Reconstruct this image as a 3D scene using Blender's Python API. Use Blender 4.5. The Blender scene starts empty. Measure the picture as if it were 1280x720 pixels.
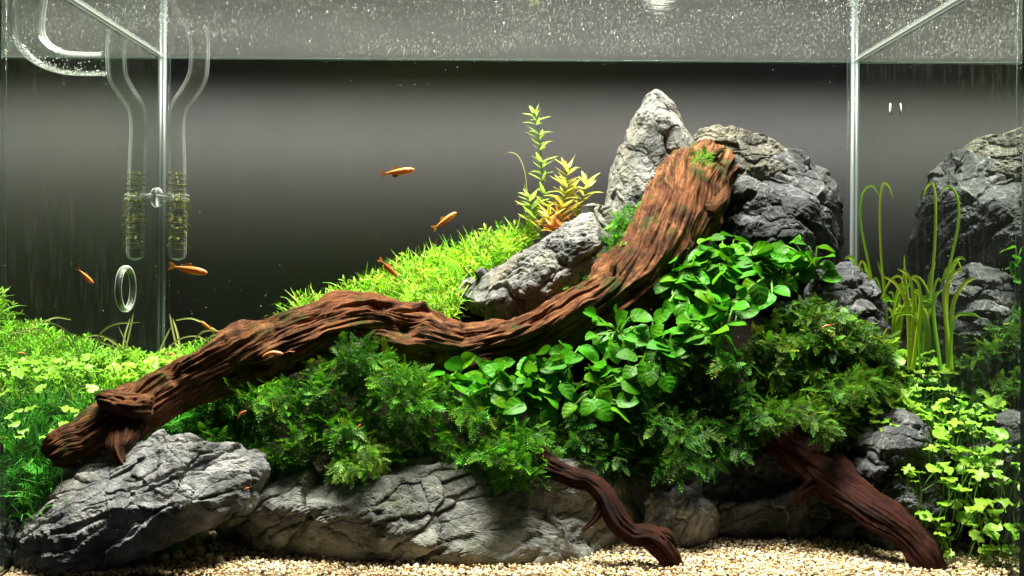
import bpy, math, random
import numpy as np
from mathutils import Vector, Matrix

sc = bpy.context.scene
random.seed(7)
RNG = np.random.default_rng(7)
R = math.radians

# ------------------------------------------------------------------ camera
# units: metres. tank: X -0.3..0.3, Y 0 (front) .. 0.30 (back), Z 0 (bottom pane) up
FPX, CAMD, CX, CZ = 1332.0, 0.626, -0.0052, 0.215
VPX, VPY = 627.0, 339.0
ROLL = R(-0.35)
TW, TD, WZ, TH = 0.30, 0.30, 0.3985, 0.42
cam_d = bpy.data.cameras.new('camera')
cam = bpy.data.objects.new('camera', cam_d)
sc.collection.objects.link(cam)
cam.location = (CX, -CAMD, CZ)
cam.rotation_euler = (R(90), ROLL, 0)
cam_d.sensor_fit = 'HORIZONTAL'
cam_d.sensor_width = 36.0
cam_d.lens = 36.0 * FPX / 1280.0
cam_d.shift_x = (640 - VPX) / 1280.0
cam_d.shift_y = -(360 - VPY) / 1280.0
cam_d.clip_start, cam_d.clip_end = 0.01, 50
sc.camera = cam

# ------------------------------------------------------------------ light and exposure
w = bpy.data.worlds.new('World'); sc.world = w; w.use_nodes = True
w.node_tree.nodes['Background'].inputs[0].default_value = (0.9, 0.95, 1.0, 1)
w.node_tree.nodes['Background'].inputs[1].default_value = 0.034


def area(name, loc, rot, sx, sy, watts, col, spread=180):
    l = bpy.data.lights.new(name, 'AREA'); l.shape = 'RECTANGLE'
    l.size, l.size_y, l.energy, l.color, l.spread = sx, sy, watts, col, R(spread)
    o = bpy.data.objects.new(name, l); sc.collection.objects.link(o)
    o.location = loc; o.rotation_euler = rot
    return o


area('tank_lamp', (0.0, 0.09, 1.0), (0, 0, 0), 0.56, 0.16, 50.0, (1.0, 0.97, 0.88))
area('backdrop_fill', (0.0, 0.335, 0.415), (R(58), 0, 0), 1.6, 0.02, 0.27, (1.0, 0.975, 0.95), 60)  # added strip light, placed to give the backdrop its grey gradient

vs = sc.view_settings
vs.view_transform = 'Standard'; vs.look = 'None'; vs.exposure = 0.0; vs.gamma = 1.0; vs.use_curve_mapping = False
sc.render.engine = 'CYCLES'
cy = sc.cycles
cy.max_bounces, cy.diffuse_bounces, cy.glossy_bounces, cy.transmission_bounces, cy.transparent_max_bounces = 10, 3, 4, 6, 40
cy.caustics_reflective = False; cy.caustics_refractive = False
cy.use_denoising = True; cy.sample_clamp_indirect = 4.0


# ------------------------------------------------------------------ helpers
def at(px, py, Y):
    """a point at depth Y that shows at photo pixel (px, py)"""
    s = (CAMD + Y) / FPX
    dx, dz = (px - VPX), -(py - VPY)
    c, t = math.cos(ROLL), math.sin(ROLL)
    # camera roll about the view axis
    x, z = dx * c + dz * t, -dx * t + dz * c
    return Vector((CX + x * s, Y, CZ + z * s))


def atn(px, py, Y):
    px, py, Y = map(np.asarray, (px, py, Y))
    s = (CAMD + Y) / FPX
    dx, dz = px - VPX, -(py - VPY)
    c, t = math.cos(ROLL), math.sin(ROLL)
    return np.stack([CX + (dx * c + dz * t) * s, Y + 0 * dx, CZ + (-dx * t + dz * c) * s], -1)


_perm = np.random.default_rng(3).permutation(256).astype(np.int64)
_perm = np.concatenate([_perm, _perm, _perm])
_grad = np.random.default_rng(4).normal(size=(256, 3)); _grad /= np.linalg.norm(_grad, axis=1)[:, None]


def nz(P, seed=0):
    P = np.asarray(P, float) + seed * 17.31
    i = np.floor(P).astype(np.int64); f = P - i
    u = f * f * f * (f * (f * 6 - 15) + 10); i &= 255
    out = 0
    for dx in (0, 1):
        wx = u[:, 0] if dx else 1 - u[:, 0]
        for dy in (0, 1):
            wy = u[:, 1] if dy else 1 - u[:, 1]
            for dz in (0, 1):
                wz = u[:, 2] if dz else 1 - u[:, 2]
                h = _perm[_perm[_perm[(i[:, 0] + dx) & 255] + ((i[:, 1] + dy) & 255)] + ((i[:, 2] + dz) & 255)]
                g = _grad[h]
                out = out + wx * wy * wz * (g[:, 0] * (f[:, 0] - dx) + g[:, 1] * (f[:, 1] - dy) + g[:, 2] * (f[:, 2] - dz))
    return out * 1.6


def fbm(P, o=4, seed=0):
    a, s, t = 1.0, 0, 0
    P = np.asarray(P, float)
    for k in range(o):
        s = s + a * nz(P * 2 ** k, seed + k); t += a; a *= .5
    return s / t


def ridged(P, o=4, seed=0):
    a, s, t = 1.0, 0, 0
    P = np.asarray(P, float)
    for k in range(o):
        s = s + a * (1 - 2 * np.abs(nz(P * 2 ** k, seed + k))); t += a; a *= .5
    return s / t


def mesh_np(name, V, F, smooth=True, col=None, uv=None):
    """V (n,3); F list of int arrays (m,3) or (m,4); col per-vertex (n,3); uv per-vertex (n,2)"""
    if not isinstance(F, list): F = [F]
    F = [np.asarray(f) for f in F if len(f)]
    me = bpy.data.meshes.new(name)
    loops = np.concatenate([f.ravel() for f in F]).astype(np.int32)
    tot = np.concatenate([np.full(len(f), f.shape[1]) for f in F])
    st = np.concatenate([[0], np.cumsum(tot)[:-1]]).astype(np.int32)
    me.vertices.add(len(V)); me.vertices.foreach_set('co', np.asarray(V, np.float32).ravel())
    me.loops.add(len(loops)); me.loops.foreach_set('vertex_index', loops)
    me.polygons.add(len(tot)); me.polygons.foreach_set('loop_start', st)
    me.update(calc_edges=True)
    me.polygons.foreach_set('use_smooth', np.full(len(tot), smooth))
    if col is not None:
        a = me.attributes.new('col', 'FLOAT_COLOR', 'POINT')
        a.data.foreach_set('color', np.concatenate([col, np.ones((len(V), 1))], 1).astype(np.float32).ravel())
    if uv is not None:
        a = me.uv_layers.new(name='uv')
        a.data.foreach_set('uv', np.asarray(uv)[loops].astype(np.float32).ravel())
    me.validate()
    return me


def obj(name, me, mat=None, parent=None, loc=None):
    o = bpy.data.objects.new(name, me); sc.collection.objects.link(o)
    if me is not None and mat is not None and not me.materials: me.materials.append(mat)
    if parent is not None: o.parent = parent
    if loc is not None: o.location = loc
    return o


def tag(o, label, cat, group=None, kind=None):
    o['label'] = label; o['category'] = cat
    if group: o['group'] = group
    if kind: o['kind'] = kind
    return o


def thing(name, loc, label, cat, group=None):
    return tag(obj(name, None, loc=loc), label, cat, group)


def struct(o):
    o['kind'] = 'structure'; return o


def normals(V, F):
    N = np.zeros_like(V)
    for f in F:
        n = np.cross(V[f[:, 1]] - V[f[:, 0]], V[f[:, -1]] - V[f[:, 0]])
        for k in range(f.shape[1]): np.add.at(N, f[:, k], n)
    return N / (np.linalg.norm(N, axis=1)[:, None] + 1e-12)


def in_poly(x, y, poly):
    c = np.zeros(len(x), bool); n = len(poly)
    for i in range(n):
        x1, y1 = poly[i]; x2, y2 = poly[i - 1]
        if y1 == y2: continue
        c ^= ((y1 > y) != (y2 > y)) & (x < (x2 - x1) * (y - y1) / (y2 - y1) + x1)
    return c


def poly_sample(poly, n, rng=RNG):
    p = np.array(poly, float); out = []
    while len(out) < n:
        q = rng.uniform(p.min(0), p.max(0), (n * 3, 2))
        out += list(q[in_poly(q[:, 0], q[:, 1], poly)])
    return np.array(out[:n])


def box(name, x0, x1, y0, y1, z0, z1, mat, parent=None):
    V = np.array([(x, y, z) for x in (x0, x1) for y in (y0, y1) for z in (z0, z1)], float)
    F = np.array([(0, 1, 3, 2), (4, 6, 7, 5), (0, 4, 5, 1), (2, 3, 7, 6), (0, 2, 6, 4), (1, 5, 7, 3)])
    c = np.array([(x0 + x1) / 2, (y0 + y1) / 2, z0])
    return obj(name, mesh_np(name, V - c, F, False), mat, parent, c)


def spline(C, n):
    """Catmull-Rom through rows of C (any columns) -> n samples"""
    C = np.asarray(C, float); C = np.vstack([2 * C[0] - C[1], C, 2 * C[-1] - C[-2]])
    t = np.linspace(0, len(C) - 3 - 1e-6, n); i = t.astype(int); f = (t - i)[:, None]
    a, b, c, d = C[i], C[i + 1], C[i + 2], C[i + 3]
    return .5 * (2 * b + (c - a) * f + (2 * a - 5 * b + 4 * c - d) * f ** 2 + (3 * b - a - 3 * c + d) * f ** 3)


def frames(P):
    T = np.gradient(P, axis=0); T /= np.linalg.norm(T, axis=1)[:, None] + 1e-12
    n = np.cross(T[0], (0, 1, 0.01)); n /= np.linalg.norm(n)
    N = np.zeros_like(P)
    for k in range(len(P)):
        n = n - T[k] * np.dot(n, T[k]); n /= np.linalg.norm(n); N[k] = n
    return T, N, np.cross(T, N)


def tube(P, r, na=8, cap=True):
    """P (n,3), r (n,) -> V, [F4, F3]"""
    P = np.asarray(P, float); n = len(P); r = np.broadcast_to(r, (n,))
    T, N, B = frames(P)
    a = np.linspace(0, 2 * np.pi, na, endpoint=False)
    V = P[:, None] + r[:, None, None] * (np.cos(a)[None, :, None] * N[:, None] + np.sin(a)[None, :, None] * B[:, None])
    i, j = np.meshgrid(np.arange(n - 1), np.arange(na), indexing='ij')
    q = lambda i, j: i * na + j % na
    F = np.stack([q(i, j), q(i, j + 1), q(i + 1, j + 1), q(i + 1, j)], -1).reshape(-1, 4)
    V = V.reshape(-1, 3); Fs = [F]
    if cap:
        V = np.vstack([V, P[0], P[-1]]); k = np.arange(na)
        Fs.append(np.concatenate([np.stack([np.full(na, n * na), (k + 1) % na, k], 1),
                                  np.stack([np.full(na, n * na + 1), (n - 1) * na + k, (n - 1) * na + (k + 1) % na], 1)]))
    return V, Fs


def tube_obj(name, P, r, mat, parent=None, na=8, cap=True, base=None):
    P = np.asarray(P, float); b = np.array(base if base is not None else P[0], float)
    V, F = tube(P, r, na, cap)
    off = np.array(parent_world(parent)) if parent is not None else np.zeros(3)
    return obj(name, mesh_np(name, V - b, F), mat, parent, Vector(b - off))


def parent_world(p):
    v = Vector(p.location)
    while p.parent is not None:
        p = p.parent; v = v + p.location
    return v


def instances(temps, M, T, cols, pick=None, tip=0.):
    """merge n transformed copies of small templates; M (n,3,3) columns are axes, T (n,3), cols (n,3)"""
    Vs, Fs, Cs, off = [], {3: [], 4: []}, [], 0
    n = len(T); pick = RNG.integers(0, len(temps), n) if pick is None else pick
    for k, (tv, tf) in enumerate(temps):
        ix = np.where(pick == k)[0]
        if not len(ix): continue
        V = np.einsum('nij,vj->nvi', M[ix], tv) + T[ix][:, None]
        for f in tf:
            g = (f[None] + (np.arange(len(ix)) * len(tv))[:, None, None]).reshape(-1, f.shape[1]) + off
            Fs[f.shape[1]].append(g)
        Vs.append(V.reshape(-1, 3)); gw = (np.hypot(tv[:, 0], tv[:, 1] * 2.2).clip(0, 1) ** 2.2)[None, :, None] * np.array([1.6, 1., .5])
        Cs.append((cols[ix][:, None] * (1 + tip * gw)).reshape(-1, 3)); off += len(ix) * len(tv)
    return np.concatenate(Vs), [np.concatenate(x) for x in Fs.values() if x], np.concatenate(Cs)


def axes(t, n):
    """frames with x = t and z close to n"""
    t = t / (np.linalg.norm(t, axis=-1, keepdims=True) + 1e-9)
    s = np.cross(n, t); s = s / (np.linalg.norm(s, axis=-1, keepdims=True) + 1e-9)
    return np.stack([t, s, np.cross(t, s)], -1)


# ------------------------------------------------------------------ materials
def mat(name):
    m = bpy.data.materials.new(name); m.use_nodes = True
    nt = m.node_tree; nt.nodes.clear()
    out = nt.nodes.new('ShaderNodeOutputMaterial')

    def N(t, ins=None, **kw):
        n = nt.nodes.new('ShaderNode' + t)
        for k, v in kw.items(): setattr(n, k, v)
        for k, v in (ins or {}).items():
            if hasattr(v, 'is_linked') or hasattr(v, 'links'): nt.links.new(v, n.inputs[k])
            else:
                s = n.inputs[k]
                s.default_value = (*v, 1) if isinstance(v, tuple) and len(v) == 3 and s.type == 'RGBA' else v
        return n
    N.out = lambda s: nt.links.new(s, out.inputs['Surface'])
    return m, N


def ramp(N, fac, stops):
    r = N('ValToRGB', {'Fac': fac}); e = r.color_ramp.elements
    while len(e) < len(stops): e.new(.5)
    for k, (p, c) in enumerate(stops):
        e[k].position = p; e[k].color = (*c, 1) if isinstance(c, tuple) else (c, c, c, 1)
    return r.outputs[0]


def rock_mat(name, dark, mid, light, algae=.0, scale=1.0, vein=.6, warm=(.30, .25, .16)):
    m, N = mat(name)
    co = N('TexCoord').outputs['Object']
    n1 = N('TexNoise', {'Vector': co, 'Scale': 38 * scale, 'Detail': 9, 'Roughness': .68, 'Distortion': .6}).outputs[0]
    c = ramp(N, n1, [(.36, dark), (.5, mid), (.64, light)])
    n2 = N('TexNoise', {'Vector': co, 'Scale': 22, 'Detail': 4}).outputs[0]
    c = N('MixRGB', {'Fac': ramp(N, n2, [(.52, 0.), (.72, .55)]), 'Color1': c, 'Color2': warm}).outputs[0]
    # quartz veins
    n3 = N('TexNoise', {'Vector': co, 'Scale': 17, 'Detail': 3, 'Distortion': 1.6}).outputs[0]
    v = N('Math', {0: N('Math', {0: n3, 1: .5}, operation='SUBTRACT').outputs[0]}, operation='ABSOLUTE').outputs[0]
    c = N('MixRGB', {'Fac': ramp(N, v, [(0., vein), (.012, 0.)]), 'Color1': c, 'Color2': (.55, .54, .5)}).outputs[0]
    # algae film
    n4 = N('TexNoise', {'Vector': co, 'Scale': 30, 'Detail': 6, 'Roughness': .7}).outputs[0]
    c = N('MixRGB', {'Fac': ramp(N, n4, [(.5, 0.), (.66, algae)]), 'Color1': c, 'Color2': (.075, .10, .02)}).outputs[0]
    b1 = N('TexNoise', {'Vector': co, 'Scale': 260, 'Detail': 8, 'Roughness': .7}).outputs[0]
    b2 = N('TexNoise', {'Vector': co, 'Scale': 85, 'Detail': 9, 'Roughness': .75, 'Distortion': .4}).outputs[0]
    h = N('Math', {0: b1, 1: N('Math', {0: b2, 1: 1.3}, operation='MULTIPLY').outputs[0]}, operation='ADD').outputs[0]
    bp = N('Bump', {'Height': h, 'Strength': 1.0, 'Distance': .0036}).outputs[0]
    N.out(N('BsdfPrincipled', {'Base Color': c, 'Roughness': .62, 'Specular IOR Level': .35, 'Normal': bp}).outputs[0])
    return m


MROCK = rock_mat('grey_stone', (.085, .09, .094), (.27, .275, .272), (.54, .53, .49), .3, 1., .45)
MROCK_G = rock_mat('green_grey_stone', (.075, .08, .066), (.245, .25, .215), (.46, .46, .40), .5, 1., .4, (.21, .205, .15))
MROCK_D = rock_mat('dark_shaded_slate', (.022, .025, .028), (.065, .07, .075), (.18, .188, .19), .1, 1.0, .35, (.10, .095, .08))  # dark stone, its colour lowered further for shade under leaves and moss
MROCK_B = rock_mat('pale_stone', (.055, .058, .056), (.22, .222, .205), (.50, .485, .41), .3, .9, .4, (.34, .26, .13))
MROCK_O = rock_mat('olive_stone', (.05, .05, .04), (.14, .135, .10), (.27, .25, .19), .4, 1.2, .4)

def wood_mat(name, lo, mid, hi, algae):
    red = .55 if algae else .12
    m, N = mat(name)
    gv = N('Attribute', attribute_name='grain').outputs['Vector']; co = N('TexCoord').outputs['Object']
    g = N('TexNoise', {'Vector': N('Mapping', {'Vector': gv, 'Scale': (15., 15., 1.6)}).outputs[0], 'Scale': 1.0, 'Detail': 9, 'Roughness': .72, 'Distortion': .25}).outputs[0]
    c = ramp(N, g, [(.34, lo), (.5, mid), (.66, hi)])
    w_ = N('TexNoise', {'Vector': co, 'Scale': 60, 'Detail': 7, 'Roughness': .75}).outputs[0]
    c = N('MixRGB', {'Fac': ramp(N, w_, [(.42, .8), (.55, 0.)]), 'Color1': c, 'Color2': lo}).outputs[0]
    p = N('TexNoise', {'Vector': co, 'Scale': 26, 'Detail': 5}).outputs[0]
    c = N('MixRGB', {'Fac': ramp(N, p, [(.45, 0.), (.75, red)]), 'Color1': c, 'Color2': (.26, .08, .028)}).outputs[0]
    a = N('TexNoise', {'Vector': co, 'Scale': 48, 'Detail': 6, 'Roughness': .7}).outputs[0]
    c = N('MixRGB', {'Fac': ramp(N, a, [(.53, 0.), (.64, algae)]), 'Color1': c, 'Color2': (.04, .085, .012)}).outputs[0]
    f = N('TexNoise', {'Vector': N('Mapping', {'Vector': gv, 'Scale': (34., 34., 8.)}).outputs[0], 'Scale': 1.0, 'Detail': 9, 'Roughness': .78}).outputs[0]
    bp = N('Bump', {'Height': f, 'Strength': 1.0, 'Distance': .0036}).outputs[0]
    N.out(N('BsdfPrincipled', {'Base Color': c, 'Roughness': .8, 'Specular IOR Level': .2, 'Normal': bp}).outputs[0])
    return m


MWOOD = wood_mat('driftwood_bark', (.030, .011, .005), (.23, .088, .030), (.56, .28, .115), .9)
MWOOD_R = wood_mat('shaded_red_driftwood', (.010, .002, .001), (.055, .012, .005), (.15, .036, .014), .0)  # red root wood, base colour darkened to stand in for the moss shade


def leaf_mat(name, attr=True, col=(.1, .4, .03), rough=.38, trans=.35, veins=False, spec=.4, vary=.25):
    m, N = mat(name)
    if attr: c = N('Attribute', attribute_name='col').outputs['Color']
    else:
        rnd = N('ObjectInfo').outputs['Random']
        c = N('HueSaturation', {'Hue': N('MapRange', {0: rnd, 3: .485, 4: .515}).outputs[0],
                                'Value': N('MapRange', {0: rnd, 3: 1 - vary, 4: 1 + vary}).outputs[0], 'Color': col}).outputs[0]
    nrm = None
    co = N('TexCoord').outputs['Object']
    if veins:
        sx = N('SeparateXYZ', {0: N('TexCoord').outputs['UV']})
        u, v = sx.outputs[0], sx.outputs[1]
        av = N('Math', {0: v}, operation='ABSOLUTE').outputs[0]
        ph = N('Math', {0: N('Math', {0: u, 1: 26.}, operation='MULTIPLY').outputs[0], 1: N('Math', {0: av, 1: 7.}, operation='MULTIPLY').outputs[0]}, operation='SUBTRACT').outputs[0]
        wv = N('Math', {0: ph}, operation='SINE').outputs[0]
        rib = ramp(N, av, [(0., 1.), (.07, 0.)])
        h = N('Math', {0: N('Math', {0: wv, 1: .25}, operation='MULTIPLY').outputs[0], 1: rib}, operation='SUBTRACT').outputs[0]
        nrm = N('Bump', {'Height': h, 'Strength': .35, 'Distance': .0008}).outputs[0]
        c = N('MixRGB', {'Fac': N('Math', {0: rib, 1: .45}, operation='MULTIPLY').outputs[0], 'Color1': c, 'Color2': (.22, .5, .08)}).outputs[0]
        bl = N('TexNoise', {'Vector': co, 'Scale': 3.0, 'Detail': 4}).outputs[0]
        c = N('MixRGB', {'Fac': ramp(N, bl, [(.35, .5), (.65, 0.)]), 'Color1': c, 'Color2': (.04, .24, .008)}).outputs[0]
        sp = N('TexNoise', {'Vector': co, 'Scale': 11.0, 'Detail': 5, 'Roughness': .7}).outputs[0]
        c = N('MixRGB', {'Fac': ramp(N, sp, [(.60, 0.), (.70, .7)]), 'Color1': c, 'Color2': (.03, .07, .012)}).outputs[0]
    d = {'Base Color': c, 'Roughness': rough, 'Specular IOR Level': spec}
    if nrm is not None: d['Normal'] = nrm
    p = N('BsdfPrincipled', d).outputs[0]
    t = N('BsdfTranslucent', {'Color': c}).outputs[0]
    N.out(N('MixShader', {0: trans, 1: p, 2: t}).outputs[0])
    return m


MMOSS = leaf_mat('moss_green', rough=.5, trans=.28, spec=.25)
MANUB = leaf_mat('broad_leaf_green', False, (.055, .235, .004), .42, .3, True, .16, .4)
MANUBY = leaf_mat('broad_leaf_young', False, (.13, .36, .008), .42, .35, True, .16, .3)
MANUBO = leaf_mat('broad_leaf_old', False, (.035, .13, .006), .5, .25, True, .12, .4)
MCLOV = leaf_mat('lime_leaf', False, (.27, .53, .035), .4, .4, vary=.35)
MBLADE = leaf_mat('blade_green', False, (.34, .62, .03), .4, .6)
MSTEMLEAF = leaf_mat('stem_leaf', True, rough=.4, trans=.4)
MSTALK = leaf_mat('stalk_green', False, (.16, .34, .05), .45, .2)

def plain(name, col, rough=.5, spec=.5, noise=None):
    m, N = mat(name)
    c = col
    if noise:
        n = N('TexNoise', {'Vector': N('TexCoord').outputs['Object'], 'Scale': noise[0], 'Detail': 6, 'Roughness': .7}).outputs[0]
        c = ramp(N, n, [(.3, noise[1]), (.7, col)])
    N.out(N('BsdfPrincipled', {'Base Color': c, 'Roughness': rough, 'Specular IOR Level': spec}).outputs[0])
    return m


MSOIL = plain('dark_soil', (.016, .012, .007), .95, .1, (220, (.005, .004, .003)))
def grain_mat():
    m, N = mat('gravel_grain')
    c = N('Attribute', attribute_name='col').outputs['Color']
    N.out(N('BsdfPrincipled', {'Base Color': c, 'Roughness': .45, 'Specular IOR Level': .4}).outputs[0])
    return m
MGRAIN = grain_mat()
MSAND = plain('sand_bed', (.5, .40, .24), .8, .2, (900, (.16, .10, .05)))
MBACK = plain('backdrop_card', (.40, .39, .37), .9, .1, (14, (.36, .35, .335)))


def clear_mat(name):
    m, N = mat(name); N.out(N('BsdfTransparent', {'Color': (.985, .99, .985)}).outputs[0]); return m
MCLEAR = clear_mat('clean_glass')

def pane_mat(name='side_glass', gc=(.78, .84, .78)):
    # glass wall seen from inside the water: total internal reflection past the critical angle
    m, N = mat(name)
    f = N('Fresnel', {'IOR': 1 / 1.33}).outputs[0]
    g = N('BsdfGlossy', {'Color': gc, 'Roughness': .0}).outputs[0]
    film = N('BsdfDiffuse', {'Color': (.5, .55, .48)}).outputs[0]
    n = N('TexNoise', {'Vector': N('Mapping', {'Vector': N('TexCoord').outputs['Object'], 'Scale': (60, 60, 14)}).outputs[0], 'Scale': 3.0, 'Detail': 7, 'Roughness': .75}).outputs[0]
    g2 = N('MixShader', {0: ramp(N, n, [(.5, .006), (.75, .04)]), 1: g, 2: film}).outputs[0]
    N.out(N('MixShader', {0: f, 1: N('BsdfTransparent', {'Color': (.985, .985, .98)}).outputs[0], 2: g2}).outputs[0])
    return m
MPANE = pane_mat()
MBPANE = pane_mat('back_glass', (.2, .21, .2))

def water_mat():
    m, N = mat('water_surface')
    co = N('TexCoord').outputs['Object']
    mp = N('Mapping', {'Vector': co, 'Scale': (1.0, 2.0, 1.0)}).outputs[0]
    n = N('TexNoise', {'Vector': mp, 'Scale': 28, 'Detail': 5, 'Roughness': .6}).outputs[0]
    bp = N('Bump', {'Height': n, 'Strength': .16, 'Distance': .003}).outputs[0]
    f = N('Fresnel', {'IOR': 1.33, 'Normal': bp}).outputs[0]
    g = N('BsdfGlossy', {'Color': (.9, .91, .89), 'Roughness': .015, 'Normal': bp}).outputs[0]
    t = N('BsdfTranslucent', {'Color': (.86, .88, .84)}).outputs[0]
    g2 = N('MixShader', {0: f, 1: N('BsdfTransparent', {'Color': (1, 1, 1)}).outputs[0], 2: g}).outputs[0]
    d = N('TexNoise', {'Vector': co, 'Scale': 9, 'Detail': 3}).outputs[0]
    N.out(N('MixShader', {0: ramp(N, d, [(.3, .003), (.7, .007)]), 1: g2, 2: t}).outputs[0])
    return m
MWATER = water_mat()

def thin_glass(name, tint, edge, gl=.5):
    m, N = mat(name)
    lw = N('LayerWeight', {'Blend': .45}).outputs['Facing']
    e = ramp(N, lw, [(.22, 0.015), (.62, edge * .35), (.95, edge)])
    sh = N('MixShader', {0: gl, 1: N('BsdfDiffuse', {'Color': tint}).outputs[0], 2: N('BsdfGlossy', {'Color': (.9, .95, .92), 'Roughness': .08}).outputs[0]}).outputs[0]
    N.out(N('MixShader', {0: e, 1: N('BsdfTransparent', {'Color': (.94, .96, .94)}).outputs[0], 2: sh}).outputs[0])
    return m
MTUBE = thin_glass('pipe_glass', (.72, .76, .70), .8)
MSEAM = thin_glass('seam_glass', (.16, .24, .19), .5, .25)
MMEN = thin_glass('meniscus', (.30, .32, .29), .6, .1)
MSILI = plain('clear_silicone', (.13, .145, .15), .3, .5)
MWHITE = plain('white_bubble', (.85, .87, .84), .4, .5)
MSPARK = plain('surface_bubble', (.66, .67, .63), .4, .5)
MCLIP = thin_glass('clip_rubber', (.5, .53, .46), .75, .15)
MBUB = thin_glass('bubble', (.9, .92, .9), .9, .3)
MALGAE = plain('pipe_algae', (.16, .13, .04), .7, .2, (500, (.05, .07, .012)))


# ------------------------------------------------------------------ structure: backdrop, tank, water, bed
bd = mesh_np('backdrop', np.array([(-1.4, 0, 0), (1.4, 0, 0), (1.4, 0, 1.1), (-1.4, 0, 1.1)], float), np.array([(0, 1, 2, 3)]))
struct(obj('backdrop', bd, MBACK, loc=(0, .455, -.35)))

tank = thing('aquarium_tank', (0, .15, 0), 'rectangular glass aquarium with clear walls and pale silicone corner seams', 'aquarium')
def tpart(name, x0, x1, y0, y1, z0, z1, m):
    o = box(name, x0, x1, y0 - .15, y1 - .15, z0, z1, m, tank); return o
tpart('side_pane', -TW - .004, -TW, .0, TD, 0, TH, MPANE)
tpart('side_pane', TW, TW + .004, .0, TD, 0, TH, MPANE)
tpart('back_pane', -TW - .004, TW + .004, TD + .0005, TD + .0045, 0, TH, MBPANE)
tpart('front_pane', -TW - .004, TW + .004, -.0045, -.0005, 0, TH, MCLEAR)
tpart('bottom_pane', -TW - .004, TW + .004, -.0045, TD + .0045, -.006, -.001, MSOIL)
# added black baffle, out of view above the rim, keeps lamp spill off the backdrop
MBAFFLE = plain('black_baffle', (.012, .012, .012), .6, .2)
tpart('baffle_panel', -TW - .004, TW + .004, TD + .0005, TD + .0045, TH + .0005, 1.04, MBAFFLE)
tpart('baffle_panel', -TW - .004, TW + .004, -.0045, -.0005, TH + .0005, 1.04, MBAFFLE)
tpart('baffle_panel', -TW - .004, -TW, .0, TD, TH + .0005, 1.04, MBAFFLE)
tpart('baffle_panel', TW, TW + .004, .0, TD, TH + .0005, 1.04, MBAFFLE)
tpart('baffle_panel', -TW - .004, TW + .004, -.0045, TD + .0045, 1.0405, 1.0445, MBAFFLE)
for sx in (-1, 1):
    # corner bead of silicone with the ground glass edge beside it
    x = sx * (TW - .0012)
    P = np.array([(x, TD - .0012 - .15, 0.0), (x, TD - .0012 - .15, .2), (x, TD - .0012 - .15, TH)])
    bead = tube_obj('corner_seam', P + np.array([0, .15, 0]), .0019, MSILI, tank, 10)
    tube_obj('glass_edge', P + np.array([-sx * .0026, .1535, 0]), .0016, MSEAM, tank, 8)
    tube_obj('glass_edge', P + np.array([sx * .0001, .1475, 0]), .0022, MSEAM, tank, 8)
fe = np.array([(TW - .0016, .0014, 0), (TW - .0016, .0014, .2), (TW - .0016, .0014, TH)])
tube_obj('corner_seam', fe, .0012, MSEAM, tank, 8)
tube_obj('corner_seam', fe * np.array([-1, 1, 1]), .0012, MSEAM, tank, 8)

gx, gy = np.meshgrid(np.linspace(-TW + .0004, TW - .0004, 60), np.linspace(.0004, TD - .0004, 30))
def grid_faces(ny, nx):
    i, j = np.meshgrid(np.arange(ny - 1), np.arange(nx - 1), indexing='ij')
    q = lambda i, j: (i * nx + j)
    return np.stack([q(i, j), q(i, j + 1), q(i + 1, j + 1), q(i + 1, j)], -1).reshape(-1, 4)
water = struct(obj('water', mesh_np('water', np.stack([gx.ravel(), gy.ravel() - .15, 0 * gx.ravel()], 1), grid_faces(30, 60)), MWATER, loc=(0, .15, WZ)))
for sx in (-1, 1):
    P = np.array([(sx * (TW - .0016), y, WZ - .0012) for y in np.linspace(.004, TD - .002, 12)])
    tube_obj('meniscus', P, .0015, MMEN, water, 8)
P = np.array([(x, TD - .0012, WZ - .0006) for x in np.linspace(-TW + .004, TW - .004, 12)])
tube_obj('meniscus', P, .0006, MSEAM, water, 6)

# bed: cream gravel in front, dark soil banked up behind
backprof = np.array([(-60, 482), (205, 476), (330, 440), (400, 408), (500, 385), (600, 350), (680, 330), (800, 340), (1000, 390), (1060, 425), (1340, 455)], float)
BZ = np.array([at(p[0], p[1], .235)[:] for p in backprof])
GZ = .034
def bed_z(x, y):
    zb = np.interp(x, BZ[:, 0], BZ[:, 2])
    t = np.clip((y - .10) / .14, 0, 1); t = t * t * (3 - 2 * t)
    return GZ + (zb - GZ) * t
bx, by = np.meshgrid(np.linspace(-TW + .001, TW - .001, 160), np.linspace(.001, TD - .001, 90))
bx, by = bx.ravel(), by.ravel()
bz = bed_z(bx, by) + .0022 * nz(np.stack([bx * 40, by * 40, 0 * bx], 1)) + .0012 * nz(np.stack([bx * 130, by * 130, 0 * bx], 1), 3) - .001
fmask = grid_faces(90, 160)
bedm = mesh_np('soil_bed', np.stack([bx, by, bz], 1), fmask)
bed = struct(obj('ground', bedm, MSOIL))
bedm.materials.append(MSAND)
mi = (by[fmask].mean(1) < .112).astype(np.int32)
bedm.polygons.foreach_set('material_index', mi)

def ico(level):
    import bmesh
    bm = bmesh.new(); bmesh.ops.create_icosphere(bm, subdivisions=level, radius=1)
    V = np.array([v.co[:] for v in bm.verts]); F = np.array([[v.index for v in f.verts] for f in bm.faces]); bm.free()
    return V, F

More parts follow.
